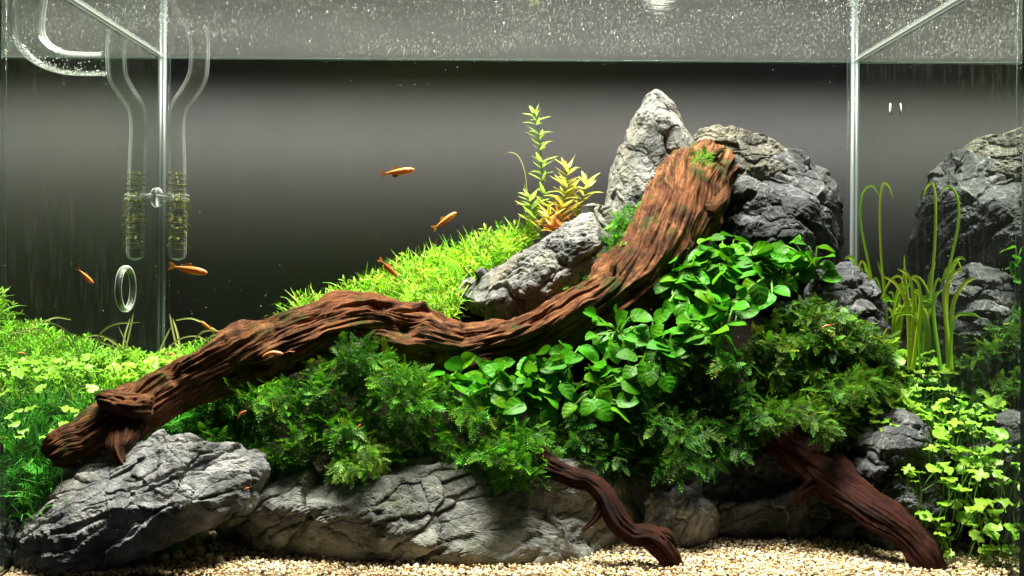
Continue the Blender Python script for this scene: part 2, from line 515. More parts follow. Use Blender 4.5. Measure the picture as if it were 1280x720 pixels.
gv, gf = ico(1)
gt = []
for k in range(6):
    s = 1 + .28 * nz(gv * 1.7, 20 + k)
    gt.append((gv * s[:, None] * np.array([1, .85, .75]), [gf]))
def rot_rand(n):
    q = RNG.normal(size=(n, 4)); q /= np.linalg.norm(q, axis=1)[:, None]; a, b, c, d = q.T
    return np.stack([np.stack([1 - 2 * (c * c + d * d), 2 * (b * c - a * d), 2 * (b * d + a * c)], -1),
                     np.stack([2 * (b * c + a * d), 1 - 2 * (b * b + d * d), 2 * (c * d - a * b)], -1),
                     np.stack([2 * (b * d - a * c), 2 * (c * d + a * b), 1 - 2 * (b * b + c * c)], -1)], -2)
n = 21000
X = RNG.uniform(-TW + .003, TW - .003, n); Yg = RNG.uniform(.003, .118, n) ** 1.0
Yg = .003 + (Yg - .003) * RNG.uniform(.35, 1, n) ** .4
Z = bed_z(X, Yg) + RNG.uniform(-.0008, .0018, n) + .003 * np.clip(nz(np.stack([X * 30, Yg * 30, 0 * X], 1)), 0, 1)
S = RNG.uniform(.0007, .00138, n) * np.where(RNG.random(n) < .1, 1.7, 1) * np.where(RNG.random(n) < .3, .65, 1)
pal = np.array([(.68, .54, .30), (.78, .67, .44), (.58, .40, .18), (.84, .78, .64), (.34, .19, .08), (.66, .50, .24), (.035, .025, .02)])
cols = pal[RNG.choice(7, n, p=[.27, .22, .15, .12, .08, .08, .08])] * RNG.uniform(.8, 1.1, (n, 1))
V, F, C = instances(gt, rot_rand(n) * S[:, None, None], np.stack([X, Yg, Z], 1), cols)
gravel = obj('gravel', mesh_np('gravel', V, F, True, C), MGRAIN)
tag(gravel, 'cream and tan gravel grains with dark specks along the tank front', 'gravel', kind='stuff')
# the larger pebbles between the two front rocks and along the front
pv, pf = ico(2)
peb = []
for k in range(5):
    v = pv * (1 + .22 * nz(pv * 1.5, 40 + k) + .08 * nz(pv * 4, 41 + k))[:, None] * np.array([1, .8, .72])
    for ci, c in enumerate([(.62, .42, .20), (.74, .64, .44), (.66, .58, .42)]):
        peb.append(mesh_np('pebble', v, pf, True, np.repeat([c], len(v), 0)))
spots = [(142, 705), (160, 700), (172, 694), (183, 698), (196, 690), (203, 700), (215, 693), (222, 690), (228, 697), (237, 687), (244, 684), (248, 692), (254, 680), (250, 700),
         (236, 702), (222, 706), (206, 709), (188, 708), (170, 708), (240, 679), (12, 702), (4, 706), (262, 708), (128, 712), (275, 712)]
for k, (px, py) in enumerate(spots):
    Y = .02 + max(0, (716 - py)) * .0017
    p = at(px, py, Y); z = max(p.z, GZ + .003)
    o = obj('pebble', random.choice(peb), MGRAIN, bed, (p.x, Y, z)); r = random.uniform(.0030, .0046)
    o.scale = (r, r, r); o.rotation_euler = (random.random() * 6, random.random() * 6, random.random() * 6)


# ------------------------------------------------------------------ rocks
ICO6 = ico(7)      # bmesh counts from 1: 40,962 vertices
ICO5 = ico(6)

def outline_r(poly, c, th):
    out = np.full(len(th), 0.)
    d = np.stack([np.cos(th), np.sin(th)], 1); n = len(poly)
    for i in range(n):
        a = poly[i] - c; b = poly[(i + 1) % n] - c; e = b - a
        den = d[:, 0] * e[1] - d[:, 1] * e[0]; den = np.where(np.abs(den) < 1e-9, 1e-9, den)
        t = (a[0] * e[1] - a[1] * e[0]) / den; u = (a[0] * d[:, 1] - a[1] * d[:, 0]) / den
        ok = (t > 0) & (u >= -1e-6) & (u <= 1 + 1e-6); out = np.where(ok & (t > out), t, out)
    return out

def voro(P, seed):
    i0 = np.floor(P).astype(np.int64); f1 = np.full(len(P), 9.); f2 = f1.copy(); cid = np.zeros(len(P)); cen = np.zeros_like(P)
    for dx in (-1, 0, 1):
        for dy in (-1, 0, 1):
            for dz in (-1, 0, 1):
                c = i0 + np.array([dx, dy, dz]); k = c[:, 0] * 127.1 + c[:, 1] * 311.7 + c[:, 2] * 74.7 + seed
                fr = lambda m: np.modf(np.abs(np.sin(k * m) * 43758.5453))[0]
                q = c + np.stack([fr(1.0), fr(1.31), fr(1.73)], 1); d = np.linalg.norm(P - q, axis=1)
                near = d < f1; f2 = np.where(near, f1, np.minimum(f2, d)); cid = np.where(near, fr(2.17), cid); cen = np.where(near[:, None], q, cen); f1 = np.where(near, d, f1)
    return cid, f2 - f1, P - cen

def rock(poly, Y, thick, m, label, seed, strata=None, lump=.10, chips=8, lvl=6, crackw=.5, cut=.8, flat=2.2, group='aquascaping stones', rough=1.0, blocks=1.0):
    """outline (photo pixels) at depth Y, half-thickness in metres; strata = (normal, layer metres, amplitude metres)"""
    rg = np.random.default_rng(seed)
    D, F = ICO6 if lvl == 6 else ICO5
    o = np.array([0, -.5, 0]); bq = D @ o; t = -bq + np.sqrt(bq * bq + 1 - .25); U = o + D * t[:, None]   # denser towards the viewer
    W = np.array([at(a, b, Y)[:] for a, b in poly])[:, [0, 2]]
    c = (W.max(0) + W.min(0)) / 2 * .5 + W.mean(0) * .5
    rho = np.sqrt(U[:, 0] ** 2 + U[:, 2] ** 2); th = np.arctan2(U[:, 2], U[:, 0])
    tt = np.linspace(-np.pi, np.pi, 721); rr = outline_r(W, c, tt)
    k = np.ones(9) / 9; rr = np.convolve(np.concatenate([rr[-5:-1], rr, rr[1:5]]), k, 'valid')
    Rr = np.interp(th, tt, rr)
    q = rho ** .92
    dep = np.sign(U[:, 1]) * np.sqrt(np.clip(1 - rho ** flat, 0, 1)) * thick
    V = np.stack([c[0] + Rr * q * np.cos(th), Y + dep, c[1] + Rr * q * np.sin(th)], 1)
    size = np.sqrt(np.ptp(W[:, 0]) * np.ptp(W[:, 1]))
    C0 = np.array([c[0], Y, c[1]])
    # flat break faces
    W0, V0 = V.min(0), V.max(0)
    for k in range(chips * 3):
        nv = rg.normal(size=3); nv[1] = -abs(nv[1]) * (.9 if k < chips else .6); nv /= np.linalg.norm(nv)
        d = (V - C0) @ nv; lim = d.max() * (rg.uniform(.55, .85) if k < chips else rg.uniform(.84, .98))
        V -= nv * (np.maximum(0, d - lim) * cut * (1 if abs(nv[1]) > .45 else .4 if k < chips else .8))[:, None]
    V = W0 + (V - V.min(0)) / np.ptp(V, axis=0) * (V0 - W0)          # keep the full outline
    Nn = normals(V, [F])
    Q = (V - C0) / size
    mask = np.clip(.62 + 1.5 * nz(Q * 2.3, seed + 31), .2, 1.15)       # some faces smooth, some weathered
    h = lump * size * .5 * fbm(Q * 2.4, 3, seed) + .026 * size * rough * mask * ridged(Q * 5.0, 6, seed + 5)
    if strata:
        sn, lay, amp = strata; sn = np.array(sn, float); sn /= np.linalg.norm(sn)
        cs = (V - C0) @ sn
        s = cs / lay + .8 * fbm(Q * 2.6, 3, seed + 2) + .25 * fbm(Q * 9, 3, seed + 3)
        hsh = lambda i, k=0: np.modf(np.abs(np.sin(i * 12.9898 + seed + k * 7.7) * 43758.5453))[0] * 2 - 1
        for oc, (fq, am) in enumerate(((.5, 1.5), (1.25, .6))):       # thick and thin beds
            so_ = s * fq + oc * .37; i = np.floor(so_); f = so_ - i
            st = np.clip(f / (.08 + .05 * oc), 0, 1); st = st * st * (3 - 2 * st)
            prof = hsh(i - 1, oc) * (1 - st) + hsh(i, oc) * st
            loc = np.clip(.3 + 1.6 * nz(Q * 2.8 + hsh(i, oc + 5)[:, None] * 3, seed + 7 + oc), 0, 1)
            crk = np.exp(-((f - .05) / (.05 + .03 * oc)) ** 2) * np.clip(-.05 + 1.9 * nz(Q * 3.4 + hsh(i, oc + 9)[:, None] * 3, seed + 18 + oc), 0, 1)
            h = h + amp * am * (prof * .5 * loc - crackw * 1.9 * crk + .35 * (f - .5) * loc)
    else: sn, cs = np.array([0, 0, 1.]), V[:, 2] - c[1]
    for oc, (fa_, fb, am) in enumerate(((1.5, 3.4, .066), (3.6, 8.5, .024))):      # fractured blocks, long in the bedding
        Qa = (V - C0 - sn * cs[:, None]) / size * fa_ + sn * (cs / size * fb)[:, None]
        Qa = Qa + np.stack([fbm(Q * 3.5, 3, seed + 40 + k) for k in range(3)], 1) * (.28 + .15 * oc)
        cid, edge, rel = voro(Qa, seed + oc)
        tlt = np.stack([np.sin(cid * 91 + k) for k in range(3)], 1)
        h = h + size * am * blocks * ((cid - .5) * .9 + 1.15 * np.clip((rel * tlt).sum(1), -.7, .7) - .5 * np.exp(-(edge / .055) ** 2) * (cid > .35))
    V = V + Nn * h[:, None]
    V[:, 0] = np.clip(V[:, 0], -TW + .0012, TW - .0012); V[:, 1] = np.clip(V[:, 1], .0012, TD - .0012)
    Nn = normals(V, [F])
    V = V + Nn * (.010 * size * rough * np.maximum(mask, .45) * ridged((V - C0) / size * np.array([22, 22, 27]), 4, seed + 11))[:, None]
    base = np.array([c[0], Y, V[:, 2].min()])
    ob = obj('rock', mesh_np('rock', V - base, F, False), m, loc=base)
    return tag(ob, label, 'rock', group)

rock([(22, 664), (24, 634), (42, 606), (68, 588), (98, 570), (130, 571), (165, 566), (192, 549), (232, 538), (268, 550), (322, 566), (324, 596), (304, 628), (272, 655), (218, 680), (160, 704), (100, 722), (40, 728), (20, 706)],
     .030, .029, MROCK, 'pale grey stone with deep slanting layered ledges under the driftwood tip', 11, ((-.36, .35, .86), .0115, .0036), .08, 5, crackw=.8, blocks=.62, rough=.9)
rock([(262, 690), (266, 662), (288, 634), (330, 603), (380, 584), (430, 574), (500, 566), (570, 562), (650, 566), (730, 588), (790, 618), (806, 660), (780, 696), (680, 704), (560, 702), (480, 706), (380, 716), (300, 722), (264, 710)],
     .072, .046, MROCK_G, 'long low greenish grey stone lying along the gravel in front', 23, ((-.30, .45, .84), .019, .0034), .07, 6, crackw=.75, blocks=.5, rough=.85)
rock([(806, 640), (815, 618), (838, 610), (872, 621), (893, 643), (897, 680), (872, 698), (825, 696), (806, 672)], .088, .022, MROCK, 'small smooth blue grey stone on gravel beside the thin driftwood root', 41, ((-.7, .3, .5), .009, .0012), .1, 6, 5)
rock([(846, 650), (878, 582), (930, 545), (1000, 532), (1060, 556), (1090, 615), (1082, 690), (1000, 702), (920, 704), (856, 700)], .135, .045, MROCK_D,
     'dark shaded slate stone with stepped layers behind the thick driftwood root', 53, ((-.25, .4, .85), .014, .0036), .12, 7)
rock([(1056, 570), (1076, 530), (1124, 518), (1164, 534), (1192, 558), (1188, 590), (1176, 636), (1186, 700), (1120, 706), (1060, 700)], .086, .032, MROCK_D,
     'dark grey layered stone below the lime green round leaves', 67, ((.12, .3, .9), .012, .0034), .12, 6)  # shade of the leaves and moss is put into its dark colour
rock([(566, 396), (578, 368), (614, 341), (646, 313), (688, 287), (738, 263), (790, 250), (822, 262), (826, 320), (800, 380), (740, 420), (660, 435), (600, 425)], .190, .04, MROCK_B,
     'craggy pale grey stone behind the driftwood beside the bright green plants', 71, ((-.42, .35, .8), .014, .0036), .08, 6, crackw=.8, blocks=.6)
rock([(760, 262), (767, 224), (784, 186), (798, 152), (812, 122), (829, 109), (845, 112), (853, 140), (870, 166), (868, 200), (862, 240), (850, 290), (800, 310), (764, 300)], .238, .03, MROCK_B,
     'tall pointed pale stone standing upright at the top of the mound', 83, ((.85, .25, .4), .016, .0022), .07, 5, cut=.9, blocks=.35, rough=1.0)
rock([(858, 190), (878, 168), (910, 161), (950, 170), (988, 184), (1006, 205), (1000, 250), (930, 275), (868, 255)], .245, .035, MROCK_O,
     'flat topped olive brown layered stone beside the tall pointed stone', 97, ((.18, .25, .95), .007, .0024), .08, 5)
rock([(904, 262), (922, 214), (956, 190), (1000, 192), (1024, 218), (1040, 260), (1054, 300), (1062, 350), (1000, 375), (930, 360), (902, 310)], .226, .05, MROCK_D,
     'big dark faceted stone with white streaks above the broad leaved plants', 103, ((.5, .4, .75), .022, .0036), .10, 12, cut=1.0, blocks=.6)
rock([(1004, 405), (1014, 362), (1030, 343), (1060, 337), (1086, 349), (1102, 374), (1112, 408), (1100, 450), (1020, 450)], .165, .03, MROCK_D,
     'rounded grey brown stone between the moss mound and the grassy plant', 113, None, .10, 5, 5)
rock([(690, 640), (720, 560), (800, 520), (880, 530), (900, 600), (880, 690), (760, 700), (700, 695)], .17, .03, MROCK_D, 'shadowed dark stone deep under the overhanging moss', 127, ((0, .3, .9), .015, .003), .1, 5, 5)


# ------------------------------------------------------------------ driftwood
def wood_mesh(ctrl, nl, na, seed, gr=.16, lump=.25, crack=.5, twist=6.0, flatten=.85, jag=.55):
    """ctrl rows (px, py, Y, radius px)"""
    C = np.array([[*at(a, b, Y)[:], r * (CAMD + Y) / FPX] for a, b, Y, r in ctrl])
    S = spline(C, nl); P, r = S[:, :3], np.maximum(S[:, 3], .0012)
    l = np.linspace(0, 1, nl) * np.linalg.norm(np.diff(P, axis=0), axis=1).sum()
    zz = np.zeros(nl); r = r * .94 * (1 + .13 * fbm(np.stack([l * 38, zz, zz], 1), 3, seed + 51)); r0_ = np.median(r)
    P = P + .15 * r0_ * np.stack([fbm(np.stack([l * 30, zz + k, zz], 1), 2, seed + 60 + k) for k in range(3)], 1)
    l = np.concatenate([[0], np.cumsum(np.linalg.norm(np.diff(P, axis=0), axis=1))])
    T, N, B = frames(P)
    a = np.linspace(0, 2 * np.pi, na, endpoint=False)
    A, L = np.meshgrid(a, l); Rr = np.repeat(r[:, None], na, 1)
    aa = (A + twist * L).ravel(); Lf = L.ravel(); Rf = Rr.ravel(); r0 = float(np.median(r))
    cyl = lambda k, q: np.stack([np.cos(aa) * k, np.sin(aa) * k, Lf * q], 1)
    wob = .22 * fbm(cyl(.9, 22), 3, seed + 12)
    aa = aa + wob
    big = fbm(cyl(.85, 15), 3, seed)
    knob = np.clip(nz(cyl(1.1, 34), seed + 30), .15, 1) - .15
    gm = np.clip(.62 + 1.5 * nz(cyl(.9, 26), seed + 35), .12, 1.5)
    dmp = 1 - .75 * np.clip((Lf / l[-1] - .66) / .12, 0, 1) if na > 200 else 1.0
    h = dmp * (lump * 1.5 * big + lump * 1.3 * knob) + gr * .9 * gm * ridged(cyl(1.9, 11), 2, seed + 3) + gr * .75 * gm * ridged(cyl(4.8, 18), 1, seed + 6) + gr * .5 * ridged(cyl(8.5 if na > 200 else 4.5, 28), 1, seed + 7) + gr * .45 * fbm(cyl(5, 110), 3, seed + 33)
    hol = nz(cyl(.8, 40), seed + 37); h -= dmp * .9 * np.clip(hol - .42, 0, .4) / .4 * .5
    rd = np.abs(nz(cyl(2.2, 8), seed + 8)); h -= crack * np.exp(-(rd / .06) ** 2) * np.clip(.1 + 1.4 * nz(cyl(1.2, 30), seed + 9), 0, 1)
    e = np.clip(np.minimum(Lf / (.35 * r0), (l[-1] - Lf) / (.35 * r0)), 0, 1); e = np.sqrt(1 - (1 - e) ** 2) * .9 + .1
    Rn = Rf * e + r0 * .9 * h * (.35 + .65 * e) * np.minimum(1, Rf / r0)
    V = (P[:, None] + np.cos(A)[..., None] * N[:, None] * Rn.reshape(nl, na, 1) + np.sin(A)[..., None] * B[:, None] * flatten * Rn.reshape(nl, na, 1)).reshape(-1, 3)
    jg = (fbm(cyl(2.5, 0), 3, seed + 21) * 1.1 + .7 * nz(cyl(9, 0), seed + 23)) * r0 * jag          # splintered ends
    e2 = np.clip((Lf - (l[-1] - 2.2 * r0)) / (2.2 * r0), 0, 1) ** 1.5 + np.clip((2.2 * r0 - Lf) / (2.2 * r0), 0, 1) ** 1.5
    V = V + np.repeat(T, na, 0) * (jg * e2)[:, None]
    i, j = np.meshgrid(np.arange(nl - 1), np.arange(na), indexing='ij'); q = lambda i, j: i * na + j % na
    F4 = np.stack([q(i, j), q(i, j + 1), q(i + 1, j + 1), q(i + 1, j)], -1).reshape(-1, 4); k = np.arange(na); m = nl * na
    V = np.vstack([V, P[0], P[-1]])
    F3 = np.concatenate([np.stack([np.full(na, m), (k + 1) % na, k], 1), np.stack([np.full(na, m + 1), m - na + k, m - na + (k + 1) % na], 1)])
    uv = np.vstack([np.stack([np.cos(aa), np.sin(aa), Lf * 30], 1), [[0, 0, 0], [0, 0, l[-1] * 30]]])
    return V, [F4, F3], uv

def wood(name, ctrl, mt, nl, na, seed, parent=None, label=None, **kw):
    V, F, uv = wood_mesh(ctrl, nl, na, seed, **kw)
    base = np.array([V[:, 0].mean(), V[:, 1].mean(), V[:, 2].min()]) if parent is None else np.array(parent_world(parent))
    me = mesh_np(name, V - base, F, True)
    at_ = me.attributes.new('grain', 'FLOAT_VECTOR', 'POINT'); at_.data.foreach_set('vector', uv.astype(np.float32).ravel())
    o = obj(name, me, mt, parent, base if parent is None else None)
    if label: tag(o, label, 'driftwood')
    return o

log = wood('driftwood', [(64, 568, .031, 14), (82, 559, .033, 20), (112, 546, .039, 25), (160, 520, .050, 29), (212, 489, .062, 31), (272, 461, .070, 33), (332, 436, .083, 34), (392, 414, .095, 33), (448, 406, .106, 37), (508, 426, .114, 38),
                         (570, 440, .120, 33), (632, 434, .126, 33), (692, 408, .132, 33), (746, 380, .140, 35), (794, 344, .150, 41), (829, 300, .164, 45), (850, 262, .182, 48), (870, 234, .206, 46), (890, 214, .232, 38), (906, 206, .252, 26), (918, 206, .268, 10)],
           MWOOD, 560, 300, 5, None, 'long arching reddish brown driftwood log rising over the mound', lump=.36, gr=.18)
log['group'] = 'driftwood pieces'
wood('branch_stub', [(124, 497, .036, 10), (142, 501, .037, 13), (164, 507, .038, 16), (190, 508, .044, 16)], MWOOD, 60, 60, 15, log, gr=.3)
wood('branch_stub', [(154, 584, .026, 5), (148, 568, .029, 11), (152, 550, .034, 17), (166, 526, .044, 18)], MWOOD, 90, 90, 17, log, gr=.25, lump=.4)
for st_ in ([(852, 232, .184, 14), (866, 212, .188, 11), (884, 198, .192, 7), (902, 188, .196, 2)], [(840, 240, .178, 12), (836, 224, .182, 9), (846, 212, .186, 6), (858, 204, .190, 2)],
            [(878, 262, .166, 14), (892, 262, .166, 11), (902, 250, .168, 8), (908, 232, .172, 2)]):
    wood('branch_stub', st_, MWOOD, 70, 60, 19 + int(st_[0][0]) % 7, log, gr=.3, lump=.4, jag=1.2)
wood('branch_stub', [(330, 402, .09, 2), (345, 399, .092, 4), (375, 398, .096, 7), (400, 400, .10, 9)], MWOOD, 50, 40, 21, log)
wood('branch_stub', [(700, 338, .15, 3), (735, 322, .155, 7), (760, 330, .155, 9), (792, 345, .152, 14)], MWOOD, 60, 50, 22, log)
d2 = wood('driftwood', [(930, 500, .12, 24), (968, 530, .115, 27), (1004, 566, .092, 26), (1042, 600, .070, 23), (1082, 632, .052, 20), (1118, 658, .040, 19), (1148, 688, .033, 17), (1172, 726, .028, 14)], MWOOD_R, 300, 110, 25, None,
          'thick dark red driftwood root slanting down to the gravel', gr=.18, lump=.4, crack=.5)
d2['group'] = 'driftwood pieces'
d3 = wood('driftwood', [(660, 554, .064, 8), (690, 582, .048, 11), (716, 594, .040, 10), (740, 602, .034, 9), (758, 620, .031, 11), (770, 646, .028, 11), (790, 666, .028, 10), (812, 670, .027, 13), (830, 688, .026, 14), (848, 722, .025, 7)], MWOOD_R, 240, 90, 27, None,
          'thin crooked dark red driftwood root touching the gravel near the front', gr=.2, lump=.5, crack=.5)
d3['group'] = 'driftwood pieces'
wood('branch_stub', [(756, 622, .031, 8), (750, 636, .029, 6), (742, 650, .027, 4), (728, 664, .026, 2)], MWOOD_R, 60, 44, 51, d3, lump=.5)
wood('branch_stub', [(812, 672, .027, 9), (828, 668, .026, 7), (838, 672, .025, 5), (844, 680, .024, 2)], MWOOD_R, 50, 44, 52, d3, lump=.5)
wood('branch_stub', [(1030, 588, .078, 13), (1020, 604, .072, 9), (1004, 616, .070, 6), (994, 632, .068, 3)], MWOOD_R, 60, 50, 53, d2, lump=.5)
wood('branch_stub', [(1112, 654, .042, 11), (1128, 652, .038, 8), (1140, 658, .036, 5), (1146, 668, .034, 2)], MWOOD_R, 50, 44, 54, d2, lump=.5)


# ------------------------------------------------------------------ moss and carpet plants
def frond_template(npair, wid, droop, seed, leafw=.034):
    rg = np.random.default_rng(seed); V, F = [], []
    def P(u, s=0): return np.array([u, s, -droop * u * u + .06 * math.sin(5 * u + seed)])
    pts = np.linspace(0, 1, 5)
    for k, u in enumerate(pts):
        V += [P(u, -.012), P(u, .012)]
        if k: b = 2 * k; F.append((b - 2, b - 1, b + 1, b))
    for k in range(npair):
        u = .12 + .86 * k / npair
        ln = wid * (1 - .78 * u) * rg.uniform(.75, 1.2) + .05
        for s in (-1, 1):
            b = len(V); c = P(u); ang = rg.uniform(.75, 1.1)
            d = np.array([math.cos(ang), s * math.sin(ang), rg.uniform(-.25, .2)]); e = np.array([-d[1] * s, d[0] * s, 0]) * s * leafw
            V += [c, c + d * ln * .5 + e, c + d * ln, c + d * ln * .5 - e]; F.append((b, b + 1, b + 2, b + 3))
    b = len(V); c = P(.95); V += [c, c + np.array([.07, .04, 0]), c + np.array([.16, 0, -.02]), c + np.array([.07, -.04, 0])]; F.append((b, b + 1, b + 2, b + 3))
    return np.array(V), [np.array(F)]

MOSS_T = [frond_template(9, .38, .35, 1), frond_template(11, .34, .15, 2), frond_template(8, .45, .55, 3), frond_template(10, .28, .3, 4), frond_template(7, .2, -.15, 5)]

def moss(name, poly, n, Y0, Y1, size, base, label, cat='moss', out=(0, -1, .25), temps=MOSS_T, spread=.75, hue=.38, bulge=.032, down=.0, seed=1):
    """a cushion of fronds: outer fronds bulge to the viewer, inner ones fill the body; Y0 (top of polygon) to Y1 (bottom)"""
    n = int(n * 1.6); rg = np.random.default_rng(seed); q = poly_sample(poly, n, rg); p = np.array(poly, float)
    t = (q[:, 1] - p[:, 1].min()) / np.ptp(p[:, 1])
    blob = nz(np.stack([q[:, 0] * .022, q[:, 1] * .03, 0 * t], 1), seed)
    Y = Y0 + (Y1 - Y0) * t - bulge * blob + rg.uniform(0, 1, n) ** 2 * .028
    T = atn(q[:, 0], q[:, 1], Y)
    d = np.array(out)[None] + rg.normal(size=(n, 3)) * spread; d[:, 2] -= down
    nn = np.array([0, -.35, 1.0])[None] + rg.normal(size=(n, 3)) * .5
    M = axes(d, nn) * (size * .72 * rg.uniform(.5, 1.4, n))[:, None, None]
    b = np.array(base); c = b[None] * (1 + hue * rg.normal(size=(n, 1))).clip(.45, 1.9)
    c = c * (1 + .12 * rg.normal(size=(n, 3))).clip(.6, 1.5)
    warm = rg.random(n) < .06; c[warm] = c[warm] * np.array([2.2, 1.1, .8])
    V, F, Cc = instances(temps, M, T, c, rg.integers(0, len(temps), n), 1.1)
    bs = np.array([T[:, 0].mean(), T[:, 1].mean(), T[:, 2].min()])
    return tag(obj(name, mesh_np(name, V - bs, F, False, Cc.clip(0, 1)), MMOSS, loc=bs), label, cat, kind='stuff')

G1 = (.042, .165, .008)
moss('moss', [(243, 520), (262, 492), (330, 484), (372, 472), (398, 452), (425, 446), (440, 424), (462, 440), (490, 448), (530, 468), (580, 500), (640, 528), (690, 540), (700, 585), (668, 600), (640, 625), (612, 600), (560, 565), (520, 570), (470, 585),
              (425, 596), (400, 575), (350, 590), (318, 608), (296, 572), (262, 560)], 2600, .088, .045, .0155, G1, 'feathery green moss cushion hanging under the arching driftwood log', seed=11)
moss('moss', [(420, 560), (470, 555), (475, 580), (440, 590), (424, 598)], 160, .034, .03, .011, (.05, .13, .008), 'small pale green moss tuft on the long low front stone', seed=13, down=.5)
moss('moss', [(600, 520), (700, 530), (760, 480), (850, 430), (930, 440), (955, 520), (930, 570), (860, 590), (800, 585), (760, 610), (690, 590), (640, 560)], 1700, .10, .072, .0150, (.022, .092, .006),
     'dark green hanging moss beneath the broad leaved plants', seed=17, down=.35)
moss('moss', [(926, 480), (938, 425), (962, 396), (985, 378), (1012, 374), (1040, 386), (1072, 404), (1105, 424), (1122, 455), (1116, 490), (1078, 512), (1062, 540), (1036, 548), (1000, 522), (962, 540), (930, 545)], 2300, .135, .078, .0145,
     (.036, .115, .007), 'rounded olive green moss mound below the grey brown stone', seed=19, out=(0, -1, .05), down=.1, hue=.35)
moss('moss', [(712, 352), (740, 335), (764, 312), (764, 278), (785, 258), (804, 258), (806, 290), (792, 325), (770, 345), (735, 362)], 420, .172, .150, .012, (.05, .20, .015), 'small green moss patch between the pale stone and the log', seed=23)
moss('moss', [(862, 196), (880, 186), (890, 198), (872, 206)], 60, .150, .150, .008, (.05, .17, .012), 'tiny moss tuft on the upper end of the log', seed=24)
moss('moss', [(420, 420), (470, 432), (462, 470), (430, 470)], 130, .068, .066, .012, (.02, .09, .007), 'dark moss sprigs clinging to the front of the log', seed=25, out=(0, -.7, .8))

def blade_template(bend, w, seed, seg=5):
    V, F = [], []
    for k in range(seg + 1):
        u = k / seg; ww = w * (1 - u ** 2.2) * (.6 + .4 * min(1, u * 4)) + .002
        x, z = math.sin(bend * u) / max(bend, .01), 0
        c = np.array([(1 - math.cos(bend * u)) / bend, 0, math.sin(bend * u) / bend])
        V += [c + np.array([0, -ww, 0]), c + np.array([0, ww, 0])]
        if k: b = 2 * k; F.append((b - 2, b - 1, b + 1, b))
    return np.array(V), [np.array(F)]

def sprig_template(seed, pairs=6, ll=.36, lw=.042):
    """upright stem along +z with crossed pairs of narrow leaves"""
    rg = np.random.default_rng(seed); V, F = [], []
    for k in range(5):
        u = k / 4; V += [np.array([.05 * u * u, -.012, u]), np.array([.05 * u * u, .012, u])]
        if k: b = 2 * k; F.append((b - 2, b - 1, b + 1, b))
    for k in range(pairs):
        u = .3 + .7 * k / (pairs - 1)
        for s in range(3):
            a = 2.1 * s + k * 1.1 + rg.uniform(-.4, .4); el = rg.uniform(.15, .7) + .5 * (u > .95)
            d = np.array([math.cos(a) * math.cos(el), math.sin(a) * math.cos(el), math.sin(el)]); e = np.array([-math.sin(a), math.cos(a), 0]) * lw
            c = np.array([.05 * u * u, 0, u]); L = ll * rg.uniform(.7, 1.15); b = len(V)
            dd = d.copy(); dd[2] -= .35
            V += [c, c + d * L * .5 + e, c + d * L * .55 + dd * L * .4, c + d * L * .5 - e]; F.append((b, b + 1, b + 2, b + 3))
    return np.array(V), [np.array(F)]

BLADES = [blade_template(b, w, k) for k, (b, w) in enumerate([(.5, .018), (1.1, .017), (1.7, .015), (2.3, .014)])]
SPRIGS = [sprig_template(k) for k in range(5)]

def upright(name, T, size, cols, temps, label, cat, lean=.35, seed=1, pick=None):
    rg = np.random.default_rng(seed); n = len(T)
    up = np.array([0, 0, 1.0])[None] + rg.normal(size=(n, 3)) * lean
    a = rg.uniform(0, 2 * np.pi, n); f = np.stack([np.cos(a), np.sin(a), 0 * a], 1)
    M = axes(up, f)          # x = up ; build columns so that template z -> up, template x -> facing
    M = np.stack([M[..., 2], M[..., 1], M[..., 0]], -1) * (size * rg.uniform(.6, 1.3, n))[:, None, None]
    V, F, C = instances(temps, M, T, cols, rg.integers(0, len(temps), n) if pick is None else pick)
    bs = np.array([T[:, 0].mean(), T[:, 1].mean(), T[:, 2].min()])
    return tag(obj(name, mesh_np(name, V - bs, F, False, C.clip(0, 1)), MMOSS, loc=bs), label, cat, kind='stuff')

def colvar(base, n, rg, v=.25, h=.12):
    return np.array(base)[None] * (1 + v * rg.normal(size=(n, 1))).clip(.4, 1.8) * (1 + h * rg.normal(size=(n, 3))).clip(.6, 1.5)

# bright hill behind the log
rg = np.random.default_rng(5)
hill = [(358, 396), (400, 390), (440, 374), (480, 360), (520, 340), (560, 328), (600, 315), (640, 303), (668, 298), (652, 312), (620, 338), (584, 360), (562, 392), (540, 412), (500, 400), (460, 385), (400, 405), (360, 404)]
q = poly_sample(hill, 800, rg); top = np.interp(q[:, 0], [358, 400, 440, 480, 520, 560, 600, 640, 672], [396, 390, 374, 360, 340, 328, 315, 303, 302])
Yh = .262 - (q[:, 1] - top) * .0011 + rg.normal(size=len(q)) * .006
upright('carpet_plants', atn(q[:, 0], q[:, 1] + 8, np.clip(Yh, .15, .285)), .0185, colvar((.32, .57, .03), len(q), rg, .35, .16), SPRIGS, 'bright lime carpet of fine leaved plants on the bank behind the log', 'aquatic plants', .5, 3)
q = poly_sample(hill, 1900, rg); top = np.interp(q[:, 0], [358, 400, 440, 480, 520, 560, 600, 640, 672], [396, 390, 374, 360, 340, 328, 315, 303, 302])
Yh = .262 - (q[:, 1] - top) * .0011
upright('carpet_grass', atn(q[:, 0], q[:, 1] + 8, np.clip(Yh, .15, .285)), .029, colvar((.30, .55, .05), len(q), rg, .35), BLADES, 'thin curling grass blades rising from the lime carpet behind the log', 'grass', .45, 4)

